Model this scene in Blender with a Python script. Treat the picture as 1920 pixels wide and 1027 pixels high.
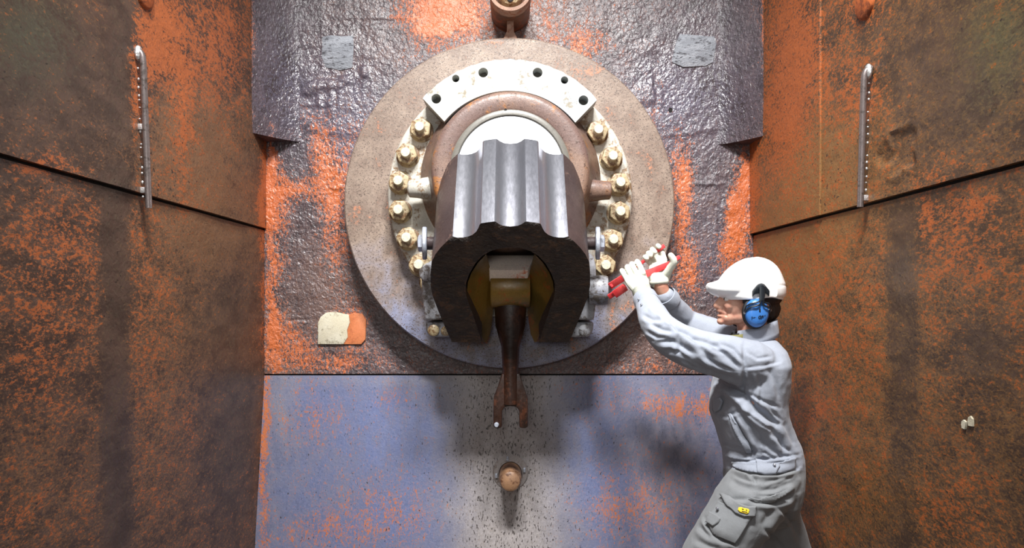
import bpy, bmesh, math, random
import numpy as np
from mathutils import Vector, Matrix

# ------------------------------------------------------------------ camera, world, lights
for o in list(bpy.data.objects):
    bpy.data.objects.remove(o)
scene = bpy.context.scene
COL = scene.collection
F, D, ZC, HX, HY = 1280.0, 3.413, 1.53, 960.0, 559.0   # focal length in px, camera distance to the back wall, eye height

cam_d = bpy.data.cameras.new('camera')
cam_d.sensor_width = 36.0
cam_d.lens = 36.0 * F / 1920.0
cam_d.shift_y = (HY - 513.5) / 1920.0
cam_d.clip_start = 0.05
cam = bpy.data.objects.new('camera', cam_d)
cam.location = (0, -D, ZC)
cam.rotation_euler = (math.radians(90), 0, 0)
COL.objects.link(cam)
scene.camera = cam

world = bpy.data.worlds.new('world')
scene.world = world
world.use_nodes = True
world.node_tree.nodes['Background'].inputs[0].default_value = (0.86, 0.92, 1.0, 1)
world.node_tree.nodes['Background'].inputs[1].default_value = 0.06

def area_lamp(name, loc, target, sx, sy, power, color=(1, 1, 1), spread=180):
    l = bpy.data.lights.new(name, 'AREA')
    l.shape = 'RECTANGLE'
    l.size, l.size_y = sx, sy
    l.energy = power
    l.color = color
    l.spread = math.radians(spread)
    o = bpy.data.objects.new(name, l)
    o.location = loc
    o.rotation_euler = (Vector(target) - Vector(loc)).to_track_quat('-Z', 'Y').to_euler()
    COL.objects.link(o)
    return o

area_lamp('work_lamp_west', (-0.36, -2.60, 4.50), (-0.04, -0.25, 0.85), 0.50, 0.36, 46, (1.0, 0.985, 0.97), 84)
area_lamp('work_lamp_east', (0.42, -2.60, 4.50), (0.06, -0.25, 0.85), 0.50, 0.36, 46, (1.0, 0.985, 0.97), 84)
area_lamp('flash_west', (-1.15, -4.45, 3.4), (-0.2, 0.0, 1.6), 0.5, 0.5, 4, (0.93, 0.96, 1.0), 90)
area_lamp('flash_east', (1.15, -4.45, 3.4), (0.2, 0.0, 1.6), 0.5, 0.5, 4, (0.93, 0.96, 1.0), 90)
area_lamp('photo_lamp', (-0.25, -4.45, 1.85), (0.0, 0.0, 1.3), 0.6, 0.5, 4, (1.0, 0.96, 0.90), 90)

scene.view_settings.view_transform = 'Standard'
scene.view_settings.look = 'None'
scene.view_settings.exposure = 0.0
scene.view_settings.gamma = 1.0
scene.view_settings.use_curve_mapping = False

# ------------------------------------------------------------------ helpers
rng = np.random.default_rng(5)
random.seed(3)

def sc(d):
    return F / (D - d)

def P(px, py, d):
    s = sc(d)
    return Vector(((px - HX) / s, -d, ZC + (HY - py) / s))

def on_plane(px, py, Q, n):
    C = Vector((0, -D, ZC)); r = Vector(((px - HX) / F, 1.0, (HY - py) / F))
    t = (Q - C).dot(n) / r.dot(n)
    return C + r * t

def pix(co):
    dist = D + co[:, 1]
    return HX + co[:, 0] * F / dist, HY - (co[:, 2] - ZC) * F / dist

def world_of(o):
    if o.parent is None:
        return Matrix.LocRotScale(o.location, o.rotation_euler, o.scale)
    return world_of(o.parent) @ o.matrix_parent_inverse @ Matrix.LocRotScale(o.location, o.rotation_euler, o.scale)

def set_parent(o, p):
    if p is not None:
        o.parent = p
        o.matrix_parent_inverse = world_of(p).inverted()

def link(name, me, mat=None, parent=None, loc=None, rot=None):
    o = bpy.data.objects.new(name, me)
    COL.objects.link(o)
    if loc is not None: o.location = loc
    if rot is not None: o.rotation_euler = rot
    if mat is not None and me is not None and not me.materials:
        me.materials.append(mat)
    set_parent(o, parent)
    return o

def tag(o, label=None, cat=None, group=None, kind=None):
    if label: o['label'] = label
    if cat: o['category'] = cat
    if group: o['group'] = group
    if kind: o['kind'] = kind
    return o

def empty(name, loc):
    o = bpy.data.objects.new(name, None)
    o.empty_display_size = 0.05
    o.location = loc
    COL.objects.link(o)
    return o

def finish(bm, name, smooth=40, bevel=0.0, segs=2, angle=30):
    bmesh.ops.remove_doubles(bm, verts=bm.verts, dist=1e-6)
    bmesh.ops.recalc_face_normals(bm, faces=bm.faces)
    if bevel > 0:
        es = [e for e in bm.edges if len(e.link_faces) == 2 and e.calc_face_angle(0) > math.radians(angle)]
        bmesh.ops.bevel(bm, geom=es, offset=bevel, offset_type='OFFSET', segments=segs, profile=0.5, affect='EDGES', clamp_overlap=True)
    me = bpy.data.meshes.new(name)
    bm.to_mesh(me)
    bm.free()
    if smooth:
        me.shade_smooth()
        me.set_sharp_from_angle(angle=math.radians(smooth))
    return me

def bm_box(bm, c, s, M=None):
    r = bmesh.ops.create_cube(bm, size=1.0)
    T = Matrix.Translation(c) @ (M.to_4x4() if M else Matrix()) @ Matrix.Diagonal((*s, 1))
    bmesh.ops.transform(bm, matrix=T, verts=r['verts'])
    return r['verts']

def frame(origin, w, u=None):
    """matrix whose local z is w"""
    w = Vector(w).normalized()
    u = Vector(u) if u is not None else (Vector((1, 0, 0)) if abs(w.x) < 0.9 else Vector((0, 0, 1)))
    u = (u - w * u.dot(w)).normalized()
    v = w.cross(u)
    M = Matrix((u, v, w)).transposed().to_4x4()
    M.translation = Vector(origin)
    return M

def bm_lathe(bm, prof, M, segs=48, closed=False, arc=None):
    rings = []
    a0, a1 = arc if arc else (0, 2 * math.pi)
    n = segs if not arc else segs + 1
    for r, h in prof:
        if r < 1e-6 and not arc:
            rings.append([bm.verts.new(M @ Vector((0, 0, h)))])
        else:
            rings.append([bm.verts.new(M @ Vector((r * math.cos(a0 + (a1 - a0) * k / segs), r * math.sin(a0 + (a1 - a0) * k / segs), h))) for k in range(n)])
    pairs = list(zip(rings[:-1], rings[1:]))
    if closed: pairs.append((rings[-1], rings[0]))
    for A, B in pairs:
        m = segs
        for k in range(m):
            a, b = A[k % len(A)], A[(k + 1) % len(A)]
            c, d = B[(k + 1) % len(B)], B[k % len(B)]
            vs = []
            for v in (a, b, c, d):
                if v not in vs: vs.append(v)
            if len(vs) > 2:
                try: bm.faces.new(vs)
                except ValueError: pass

def lathe(name, prof, M, mat, parent, segs=48, closed=False, bevel=0.0, smooth=40):
    bm = bmesh.new()
    bm_lathe(bm, prof, M, segs, closed)
    return link(name, finish(bm, name, smooth, bevel), mat, parent)

def bm_prism(bm, outer, M, h0, h1, holes=()):
    """2D loops (u,v) extruded along local z from h0 to h1, with holes"""
    loops = [outer] + list(holes)
    tb = bmesh.new()
    es = []
    allv = []
    for lp in loops:
        vs = [tb.verts.new((p[0], p[1], 0)) for p in lp]
        allv.append(vs)
        for i in range(len(vs)):
            es.append(tb.edges.new((vs[i], vs[(i + 1) % len(vs)])))
    tb.verts.index_update()
    if holes:
        bmesh.ops.triangle_fill(tb, edges=es, use_beauty=True)
    else:
        f = tb.faces.new(allv[0])
    tris = [[v.index for v in f.verts] for f in tb.faces]
    flat = [v.co.copy() for v in tb.verts]
    tb.free()
    A = [bm.verts.new(M @ Vector((p.x, p.y, h0))) for p in flat]
    B = [bm.verts.new(M @ Vector((p.x, p.y, h1))) for p in flat]
    for t in tris:
        bm.faces.new([A[i] for i in t])
        bm.faces.new([B[i] for i in reversed(t)])
    k = 0
    for lp in loops:
        n = len(lp)
        for i in range(n):
            a, b = k + i, k + (i + 1) % n
            bm.faces.new((A[a], A[b], B[b], B[a]))
        k += n

def prism(name, outer, M, h0, h1, mat, parent, holes=(), bevel=0.0, smooth=35, segs=2):
    bm = bmesh.new()
    bm_prism(bm, outer, M, h0, h1, holes)
    return link(name, finish(bm, name, smooth, bevel, segs), mat, parent)

def bm_tube(bm, pts, radii, segs=14, flat=None, hint=None, cap=True):
    """tapered tube through pts; radii floats or (a,b) pairs with a along the hint side"""
    pts = [Vector(p) for p in pts]
    n = len(pts)
    tang = []
    for i in range(n):
        a = pts[max(i - 1, 0)]; b = pts[min(i + 1, n - 1)]
        tang.append((b - a).normalized())
    u = Vector(hint) if hint is not None else (Vector((0, 1, 0)) if abs(tang[0].y) < 0.9 else Vector((1, 0, 0)))
    rings = []
    for i in range(n):
        u = (u - tang[i] * u.dot(tang[i])).normalized()
        v = tang[i].cross(u)
        r = radii[i] if isinstance(radii, (list, tuple)) else radii
        ra, rb = r if isinstance(r, (list, tuple)) else (r, r)
        rings.append([bm.verts.new(pts[i] + u * ra * math.cos(2 * math.pi * k / segs) + v * rb * math.sin(2 * math.pi * k / segs)) for k in range(segs)])
    for A, B in zip(rings[:-1], rings[1:]):
        for k in range(segs):
            bm.faces.new((A[k], A[(k + 1) % segs], B[(k + 1) % segs], B[k]))
    if cap:
        bm.faces.new(list(reversed(rings[0])))
        bm.faces.new(rings[-1])

def capsule_chain(bm, pts, radii, segs=12, sub=4, hint=None):
    """smooth chain with round ends (Catmull-Rom through pts)"""
    pts = [Vector(p) for p in pts]
    P_, R_ = [], []
    n = len(pts)
    for i in range(n - 1):
        p0 = pts[max(i - 1, 0)]; p1 = pts[i]; p2 = pts[i + 1]; p3 = pts[min(i + 2, n - 1)]
        for k in range(sub):
            t = k / sub
            P_.append(0.5 * ((2 * p1) + (p2 - p0) * t + (2 * p0 - 5 * p1 + 4 * p2 - p3) * t * t + (3 * p1 - p0 - 3 * p2 + p3) * t ** 3))
            ra, rb = radii[i], radii[i + 1]
            if isinstance(ra, tuple): R_.append((ra[0] + (rb[0] - ra[0]) * t, ra[1] + (rb[1] - ra[1]) * t))
            else: R_.append(ra + (rb - ra) * t)
    P_.append(pts[-1]); R_.append(radii[-1])
    def scl(r, f): return (r[0] * f, r[1] * f) if isinstance(r, tuple) else r * f
    def mx(r): return min(r) if isinstance(r, tuple) else r
    t0 = (P_[0] - P_[1]).normalized(); t1 = (P_[-1] - P_[-2]).normalized()
    head, hr, tail, tr = [], [], [], []
    for a in (80, 55, 30):
        a = math.radians(a)
        head.append(P_[0] + t0 * mx(R_[0]) * math.sin(a)); hr.append(scl(R_[0], math.cos(a)))
    for a in (30, 55, 80):
        a = math.radians(a)
        tail.append(P_[-1] + t1 * mx(R_[-1]) * math.sin(a)); tr.append(scl(R_[-1], math.cos(a)))
    bm_tube(bm, head + P_ + tail, hr + R_ + tr, segs, hint=hint)

def bm_ellipsoid(bm, c, r, M=None, su=20, sv=14):
    v = bmesh.ops.create_uvsphere(bm, u_segments=su, v_segments=sv, radius=1.0)['verts']
    T = Matrix.Translation(Vector(c)) @ (M.to_4x4() if M else Matrix()) @ Matrix.Diagonal((r[0], r[1], r[2], 1))
    bmesh.ops.transform(bm, matrix=T, verts=v)

def remeshed(bm, name, voxel, smooth_it=4, factor=0.5):
    bmesh.ops.recalc_face_normals(bm, faces=bm.faces)
    me = bpy.data.meshes.new('tmp'); bm.to_mesh(me); bm.free()
    o = bpy.data.objects.new('tmp', me); COL.objects.link(o)
    m = o.modifiers.new('r', 'REMESH'); m.mode = 'VOXEL'; m.voxel_size = voxel; m.use_smooth_shade = True
    if smooth_it:
        s = o.modifiers.new('s', 'SMOOTH'); s.factor = factor; s.iterations = smooth_it
    dg = bpy.context.evaluated_depsgraph_get(); dg.update()
    out = bpy.data.meshes.new_from_object(o.evaluated_get(dg))
    out.name = name
    bpy.data.objects.remove(o); bpy.data.meshes.remove(me)
    out.shade_smooth()
    return out

def get_co(me):
    a = np.empty(len(me.vertices) * 3, np.float32); me.vertices.foreach_get('co', a); return a.reshape(-1, 3).astype(np.float64)

def get_no(me):
    a = np.empty(len(me.vertices) * 3, np.float32); me.vertices.foreach_get('normal', a); return a.reshape(-1, 3).astype(np.float64)

def put_co(me, co):
    me.vertices.foreach_set('co', co.astype(np.float32).ravel()); me.update()

# lattice noise in numpy
_lat = np.random.default_rng(11).random((257, 257))
def vn(x, y, s=1.0, seed=0):
    x = np.asarray(x) * s + seed * 17.3; y = np.asarray(y) * s + seed * 9.1
    xi = np.floor(x).astype(int); yi = np.floor(y).astype(int)
    fx = x - xi; fy = y - yi
    fx = fx * fx * (3 - 2 * fx); fy = fy * fy * (3 - 2 * fy)
    g = lambda a, b: _lat[a % 256, b % 256]
    return (g(xi, yi) * (1 - fx) + g(xi + 1, yi) * fx) * (1 - fy) + (g(xi, yi + 1) * (1 - fx) + g(xi + 1, yi + 1) * fx) * fy
def fbm(x, y, s=1.0, seed=0, oct=4):
    t = 0; a = 0.5; n = 0
    for k in range(oct):
        t = t + a * vn(x, y, s * 2 ** k, seed + k * 3); n += a; a *= 0.55
    return t / n
def sstep(a, b, x):
    t = np.clip((x - a) / (b - a), 0, 1); return t * t * (3 - 2 * t)

# ------------------------------------------------------------------ materials
class NT:
    def __init__(s, name):
        s.m = bpy.data.materials.new(name); s.m.use_nodes = True
        s.t = s.m.node_tree; s.n = s.t.nodes
        s.b = s.n['Principled BSDF']
        s._pos = None
    def new(s, typ): return s.n.new(typ)
    def con(s, sock, v):
        if isinstance(v, bpy.types.NodeSocket): s.t.links.new(v, sock)
        elif isinstance(v, (tuple, list)) and len(v) == 3 and sock.type == 'RGBA': sock.default_value = (*v, 1)
        else: sock.default_value = v
    def pos(s):
        if s._pos is None:
            s._pos = s.new('ShaderNodeTexCoord').outputs['Object']
        return s._pos
    def scaled(s, v, k):
        n = s.new('ShaderNodeVectorMath'); n.operation = 'MULTIPLY'; s.con(n.inputs[0], v); n.inputs[1].default_value = k; return n.outputs[0]
    def noise(s, scale, detail=4, rough=0.6, vec=None, dist=0.0):
        n = s.new('ShaderNodeTexNoise'); n.inputs['Scale'].default_value = scale; n.inputs['Detail'].default_value = detail
        n.inputs['Roughness'].default_value = rough; n.inputs['Distortion'].default_value = dist
        s.con(n.inputs['Vector'], vec if vec is not None else s.pos()); return n.outputs['Fac']
    def voro(s, scale, vec=None):
        n = s.new('ShaderNodeTexVoronoi'); n.inputs['Scale'].default_value = scale
        s.con(n.inputs['Vector'], vec if vec is not None else s.pos()); return n.outputs['Distance']
    def math(s, op, a, b=0.0, c=None, clamp=False):
        n = s.new('ShaderNodeMath'); n.operation = op; n.use_clamp = clamp
        s.con(n.inputs[0], a); s.con(n.inputs[1], b)
        if c is not None: s.con(n.inputs[2], c)
        return n.outputs[0]
    def step(s, v, a, b, lo=0.0, hi=1.0):
        n = s.new('ShaderNodeMapRange'); n.interpolation_type = 'SMOOTHSTEP'
        s.con(n.inputs[0], v); s.con(n.inputs[1], a); s.con(n.inputs[2], b); s.con(n.inputs[3], lo); s.con(n.inputs[4], hi); return n.outputs[0]
    def lin(s, v, a, b, lo=0.0, hi=1.0):
        n = s.new('ShaderNodeMapRange'); s.con(n.inputs[0], v); s.con(n.inputs[1], a); s.con(n.inputs[2], b); s.con(n.inputs[3], lo); s.con(n.inputs[4], hi); return n.outputs[0]
    def mix(s, f, a, b, blend='MIX'):
        n = s.new('ShaderNodeMix'); n.data_type = 'RGBA'; n.blend_type = blend
        s.con(n.inputs[0], f); s.con(n.inputs[6], a); s.con(n.inputs[7], b); return n.outputs[2]
    def attr(s, name):
        n = s.new('ShaderNodeAttribute'); n.attribute_name = name; return n
    def split(s, col):
        n = s.new('ShaderNodeSeparateColor'); s.con(n.inputs[0], col); return n.outputs
    def bump(s, h, strength=0.5, dist=0.01, normal=None):
        n = s.new('ShaderNodeBump'); n.inputs['Strength'].default_value = strength; n.inputs['Distance'].default_value = dist
        s.con(n.inputs['Height'], h)
        if normal is not None: s.con(n.inputs['Normal'], normal)
        return n.outputs[0]
    def set(s, **kw):
        names = {'color': 'Base Color', 'rough': 'Roughness', 'metal': 'Metallic', 'normal': 'Normal', 'spec': 'Specular IOR Level',
                 'coat': 'Coat Weight', 'coat_rough': 'Coat Roughness', 'sheen': 'Sheen Weight', 'sss': 'Subsurface Weight'}
        for k, v in kw.items(): s.con(s.b.inputs[names[k]], v)
        return s.m

def lin3(r, g, b):
    f = lambda c: (c / 255 / 12.92) if c / 255 <= 0.04045 else ((c / 255 + 0.055) / 1.055) ** 2.4
    return (f(r), f(g), f(b))

def plain(name, color, rough=0.5, metal=0.0, bump=0.0, bscale=200, var=0.0, vscale=20):
    t = NT(name)
    c = color
    if var > 0:
        n = t.noise(vscale, 5, 0.65)
        c = t.mix(t.step(n, 0.35, 0.65), tuple(v * (1 - var) for v in color), tuple(min(1, v * (1 + var)) for v in color))
    t.set(color=c, rough=rough, metal=metal)
    if bump > 0: t.set(normal=t.bump(t.noise(bscale, 3, 0.6), bump, 0.003))
    return t.m

def worn(name, base, stain, base2=None, amount=0.5, rough=(0.4, 0.7), scale=14, fine=90, metal=0.0, bump=0.35, bdist=0.004, dark=None, dark_amt=0.32, stretch=(1, 1, 1), grain=0.16):
    """painted or bare steel with stains of a second colour and dark pits"""
    t = NT(name)
    v = t.scaled(t.pos(), stretch)
    n1 = t.noise(scale, 6, 0.65, v, 0.4); n2 = t.noise(fine, 4, 0.65, v); n3 = t.noise(scale * 0.45, 3, 0.5, v)
    b = base if base2 is None else t.mix(t.step(n3, 0.40, 0.62), base, base2)
    mixv = t.math('ADD', t.math('MULTIPLY', n1, 0.65), t.math('MULTIPLY', n2, 0.35))
    th = 0.66 - 0.32 * amount
    m = t.step(mixv, th - 0.02, th + 0.08)
    col = t.mix(m, b, stain)
    if dark is not None:
        pit = t.step(n2, 0.78 - dark_amt * 0.5, 0.86 - dark_amt * 0.5)
        col = t.mix(pit, col, dark)
    col = t.mix(1.0, col, t.lin(t.noise(fine * 3, 2, 0.7, v), 0.3, 0.7, 1 - grain, 1 + grain), 'MULTIPLY')
    h = t.math('ADD', t.math('MULTIPLY', n1, 0.6), t.math('MULTIPLY', n2, 0.6))
    t.set(color=col, rough=t.lin(n2, 0.3, 0.7, rough[0], rough[1]), metal=metal, normal=t.bump(h, bump, bdist))
    return t.m

def wall_material(name, dark, brown, orange, blue, pale, fine=70, gloss=(0.22, 0.72), bump=0.55, streak=0.55, bdist=0.006, soft_under=0.07, spec=0.5, stretch=None):
    """paint layers steered by the painted-on point attributes 'paint' (orange, brown, blue) and 'wear' (gloss, pale, pits)"""
    t = NT(name)
    p = t.split(t.attr('paint').outputs['Color']); w = t.split(t.attr('wear_glint').outputs['Color'])
    sv = stretch or (1, 1, streak)
    v = t.scaled(t.pos(), sv)
    n1 = t.noise(fine, 6, 0.75, v, 0.3); n2 = t.noise(fine * 0.16, 4, 0.6, v, 0.5); n3 = t.noise(fine * 2.4, 4, 0.75, v)
    flake = t.math('ADD', t.math('ADD', t.math('MULTIPLY', n1, 0.50), t.math('MULTIPLY', n2, 0.15)), t.math('MULTIPLY', n3, 0.35))
    def layer(d, shift, soft):
        th = t.lin(d, 0, 1, 0.64, 0.37)
        x = t.math('SUBTRACT', t.math('ADD', flake, shift), th)
        return t.step(x, -soft, soft)
    c = t.mix(t.step(n2, 0.35, 0.65), tuple(x * 0.75 for x in dark), tuple(x * 1.3 for x in dark))
    c = t.mix(layer(p[2], 0.0, soft_under * 1.5), c, t.mix(t.step(n2, 0.35, 0.62), blue, tuple(x * 0.72 for x in blue)))
    c = t.mix(layer(p[1], 0.0, soft_under), c, t.mix(t.step(n1, 0.35, 0.65), brown, tuple(x * 0.6 for x in brown)))
    om = layer(p[0], 0.0, 0.025)
    c = t.mix(om, c, t.mix(t.step(n3, 0.35, 0.7), orange, tuple(x * 0.72 for x in orange)))
    pv = t.noise(fine * 1.3, 3, 0.65, t.scaled(t.pos(), (1.7 * sv[0], 1.7 * sv[1], sv[2] * 1.3)))
    th = t.lin(w[1], 0, 1, 0.86, 0.42)
    pm = t.step(t.math('SUBTRACT', pv, th), -0.02, 0.03)
    c = t.mix(pm, c, pale)
    dv = t.noise(fine * 1.1, 1, 0.5, t.scaled(t.pos(), (1.2 * sv[0], 1.2 * sv[1], sv[2] * 0.9)))
    th2 = t.lin(w[2], 0, 1, 0.88, 0.45)
    dm = t.step(t.math('SUBTRACT', dv, th2), -0.015, 0.03)
    c = t.mix(t.math('MULTIPLY', dm, 0.85), c, (0.024, 0.017, 0.015))
    r = t.lin(w[0], 0, 1, gloss[1], gloss[0])
    r = t.math('ADD', r, t.lin(n3, 0.3, 0.7, -0.08, 0.10))
    nb = t.noise(fine * 0.7, 2, 0.5, t.scaled(t.pos(), (1, 1, 0.9)), 0.6)
    h = t.math('ADD', t.math('MULTIPLY', nb, 0.9), t.math('ADD', t.math('MULTIPLY', n1, 0.16), t.math('MULTIPLY', om, 0.06)))
    h = t.math('SUBTRACT', h, t.math('MULTIPLY', dm, 0.15))
    t.set(color=c, rough=r, spec=spec, normal=t.bump(h, bump, bdist))
    return t.m

XL, XR = (500 - HX) / sc(0), (1408 - HX) / sc(0)
Z_BACK = ZC + (HY - 702) / sc(0)
Z_LEFT = ZC + (HY - 430) / sc(0)
Z_RIGHT = ZC + (HY - 440) / sc(0)
Z_TOP = 3.35
SLOPE = 0.156          # the lower back plate leans out towards the room

M_dark = plain('dark_joint', (0.012, 0.010, 0.009), 0.9)
M_wall_back = wall_material('rusty_painted_back_wall', lin3(70, 60, 64), lin3(124, 98, 90), lin3(208, 110, 58), lin3(112, 112, 134), lin3(196, 188, 190), fine=85, gloss=(0.20, 0.6), bump=0.7, bdist=0.011, spec=1.0)
M_wall_low = wall_material('blue_grey_plate', lin3(104, 102, 112), lin3(164, 157, 154), lin3(192, 112, 72), lin3(96, 112, 160), lin3(205, 205, 215), fine=110, gloss=(0.30, 0.6), bump=0.3, streak=0.5, soft_under=0.22)
M_wall_left = wall_material('rusty_side_plate_west', lin3(76, 58, 49), lin3(136, 101, 73), lin3(184, 102, 56), lin3(78, 80, 66), lin3(180, 170, 160), fine=95, gloss=(0.28, 0.66), bump=0.4, stretch=(1, 0.45, 0.85))
M_wall_right = wall_material('rusty_side_plate_east', lin3(80, 60, 46), lin3(146, 106, 63), lin3(186, 100, 48), lin3(98, 94, 66), lin3(180, 170, 160), fine=95, gloss=(0.28, 0.66), bump=0.4, stretch=(1, 0.45, 0.85))

def warp(px, py, a=16, s=0.02, seed=1):
    return px + (fbm(px, py, s, seed) - 0.5) * 2 * a, py + (fbm(px, py, s, seed + 5) - 0.5) * 2 * a

def Bl(px, py, cx, cy, rx, ry):
    q = ((px - cx) / rx) ** 2 + ((py - cy) / ry) ** 2
    return np.exp(-q * 0.8)

def paint(me, fn):
    co = get_co(me)
    co[:, 1] = np.maximum(co[:, 1], -(D - 1.1))
    px, py = pix(co)
    ch = fn(px, py)
    n = len(co)
    for nm, keys in (('paint', ('orange', 'brown', 'blue')), ('wear_glint', ('gloss', 'pale', 'pits'))):
        a = me.attributes.new(nm, 'FLOAT_COLOR', 'POINT')
        d = np.ones((n, 4), np.float32)
        for i, k in enumerate(keys):
            d[:, i] = np.clip(ch.get(k, 0.0) + np.zeros(n), 0, 1)
        a.data.foreach_set('color', d.ravel())

def blobs(px, py, base, lst):
    v = np.zeros_like(px) + base
    for a, cx, cy, rx, ry in lst:
        v = v + a * Bl(px, py, cx, cy, rx, ry)
    return v

def paint_back(px, py):
    x, y = warp(px, py)
    orange = blobs(x, y, 0.20, [(.78, 825, 22, 80, 55), (.38, 1095, 80, 55, 32), (.15, 1020, 20, 40, 40), (.42, 600, 285, 42, 85), (.34, 628, 420, 34, 110),
        (.30, 530, 440, 26, 130), (.3, 545, 355, 40, 28), (.55, 506, 350, 10, 95), (.4, 512, 600, 14, 100), (.35, 545, 640, 36, 40), (.30, 620, 680, 90, 26),
        (.42, 1288, 320, 24, 80), (.30, 1280, 440, 22, 80), (.58, 1382, 400, 22, 75), (.40, 1362, 470, 22, 34), (.5, 1402, 330, 10, 60), (.30, 1290, 520, 40, 50), (.22, 1230, 690, 90, 26),
        (.22, 660, 600, 30, 40), (-.30, 520, 110, 52, 120), (-.28, 690, 50, 70, 90), (-.30, 1340, 130, 100, 120), (-.22, 1335, 340, 26, 150), (-.22, 570, 470, 34, 110), (-.2, 560, 300, 30, 40),
        (.5, 462, 60, 16, 200), (.5, 1442, 60, 14, 220), (-.12, 640, 190, 90, 60), (.16, 690, 240, 40, 60), (.14, 1230, 190, 30, 60), (.1, 1255, 260, 30, 60)])
    brown = blobs(x, y, 0.42, [(.4, 950, 45, 120, 50), (.3, 520, 680, 40, 100), (.25, 620, 560, 60, 100), (-.25, 520, 110, 60, 150), (-.2, 1340, 130, 110, 140), (.25, 1250, 640, 100, 60)])
    blue = blobs(x, y, 0.30, [(.3, 640, 200, 110, 90), (.3, 1250, 200, 90, 90), (.2, 660, 330, 30, 120), (.2, 1330, 470, 40, 120)])  # blobs put the lavender tint of bluish light into the wall colour
    gloss = blobs(x, y, 0.44, [(.62, 545, 190, 80, 75), (.5, 640, 110, 55, 60), (.6, 600, 170, 70, 50), (.35, 660, 260, 50, 70), (.55, 1385, 200, 40, 60), (.45, 1250, 190, 70, 70), (.4, 1300, 95, 50, 50), (.3, 1230, 130, 40, 50), (.25, 1340, 480, 40, 90), (.25, 570, 470, 50, 110), (-.2, 830, 20, 90, 60), (-.25, 510, 60, 60, 60), (-.25, 1400, 60, 60, 70)]) + (fbm(x, y, 0.02, 9) - .5) * 0.5
    pale = blobs(x, y, 0.14, [(.34, 600, 165, 50, 40), (.34, 530, 200, 35, 60), (.22, 640, 110, 40, 40), (.30, 1385, 195, 32, 60), (.28, 1220, 170, 45, 50), (.12, 660, 300, 30, 90)])  # blobs paint the wall's silvery glints as extra pale flecks
    return dict(orange=orange, brown=brown, blue=blue, gloss=gloss, pale=pale, pits=0.30 + 0 * px)

def paint_low(px, py):
    x, y = warp(px, py, 14)
    cen = np.exp(-np.abs((x - 950 - 0.02 * (y - 860)) / 105) ** 3)
    blue = blobs(x, y, 0.62, [(.4, 740, 860, 90, 150), (.35, 1110, 840, 60, 110), (.3, 620, 780, 90, 80), (-.15, 560, 980, 80, 60), (-.55, 1260, 850, 110, 150), (-.2, 520, 800, 30, 160)]) * (1 - cen) + (fbm(x, y, 0.012, 21) - .5) * 0.7 * (1 - cen)
    brown = 0.05 + 0.95 * cen + blobs(x, y, 0, [(.35, 530, 760, 30, 60), (.25, 780, 712, 250, 12)])  # last blob paints the lit strip along the plate's top edge
    orange = blobs(x, y, 0.20, [(.18, 580, 780, 70, 60), (.20, 720, 960, 110, 60), (.30, 1240, 760, 60, 22), (.25, 1200, 950, 110, 70), (.28, 1320, 760, 40, 30), (.18, 1100, 730, 60, 16), (.45, 497, 850, 9, 180), (.2, 735, 750, 40, 20), (.2, 600, 1000, 80, 30)]) - 0.16 * cen
    pits = 0.36 + 0.25 * cen
    pale = blobs(x, y, 0.16, [(.2, 540, 740, 26, 120), (.1, 1250, 980, 90, 60)])
    return dict(orange=orange, brown=brown, blue=blue, gloss=blobs(x, y, .65, [(-.2, 945, 900, 120, 200)]), pale=pale, pits=pits)

def paint_left(px, py):
    x, y = warp(px, py, 14)
    band = np.exp(-((x - 216) / 26) ** 4) * sstep(290, 330, y)
    band2 = np.exp(-((x - 225) / 24) ** 4) * (1 - sstep(250, 300, y))
    orange = blobs(x, y, 0.30, [(.32, 410, 90, 55, 130), (.44, 300, 40, 44, 75), (.26, 300, 120, 45, 40), (.3, 262, 190, 18, 60), (.28, 345, 240, 18, 120), (.12, 120, 420, 110, 90), (.10, 100, 560, 110, 120),
        (.12, 280, 620, 50, 230), (-.16, 90, 120, 140, 130), (.5, 497, 420, 9, 200), (.25, 70, 310, 50, 18), (-.14, 430, 640, 60, 300), (.1, 60, 700, 60, 100), (.14, 352, 790, 12, 40), (.12, 20, 960, 60, 60)])
    orange = orange - 0.35 * band - 0.2 * band2
    brown = blobs(x, y, 0.42, [(.4, 370, 260, 90, 120), (.3, 400, 440, 100, 60), (-.25, 90, 130, 140, 130), (.2, 300, 700, 70, 250), (-.2, 440, 760, 60, 250), (.14, 60, 900, 80, 120)]) - 0.35 * band - 0.2 * band2
    blue = blobs(x, y, 0.2, [(.5, 40, 60, 90, 90), (.15, 440, 800, 50, 200)])
    gloss = blobs(x, y, 0.45, [(.25, 90, 130, 150, 140), (.2, 430, 600, 60, 250), (.2, 216, 600, 30, 300)])
    return dict(orange=orange, brown=brown, blue=blue, gloss=gloss, pale=blobs(x, y, .10, []), pits=blobs(x, y, .32, [(.12, 320, 220, 60, 120), (.1, 270, 350, 100, 60)]))

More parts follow.
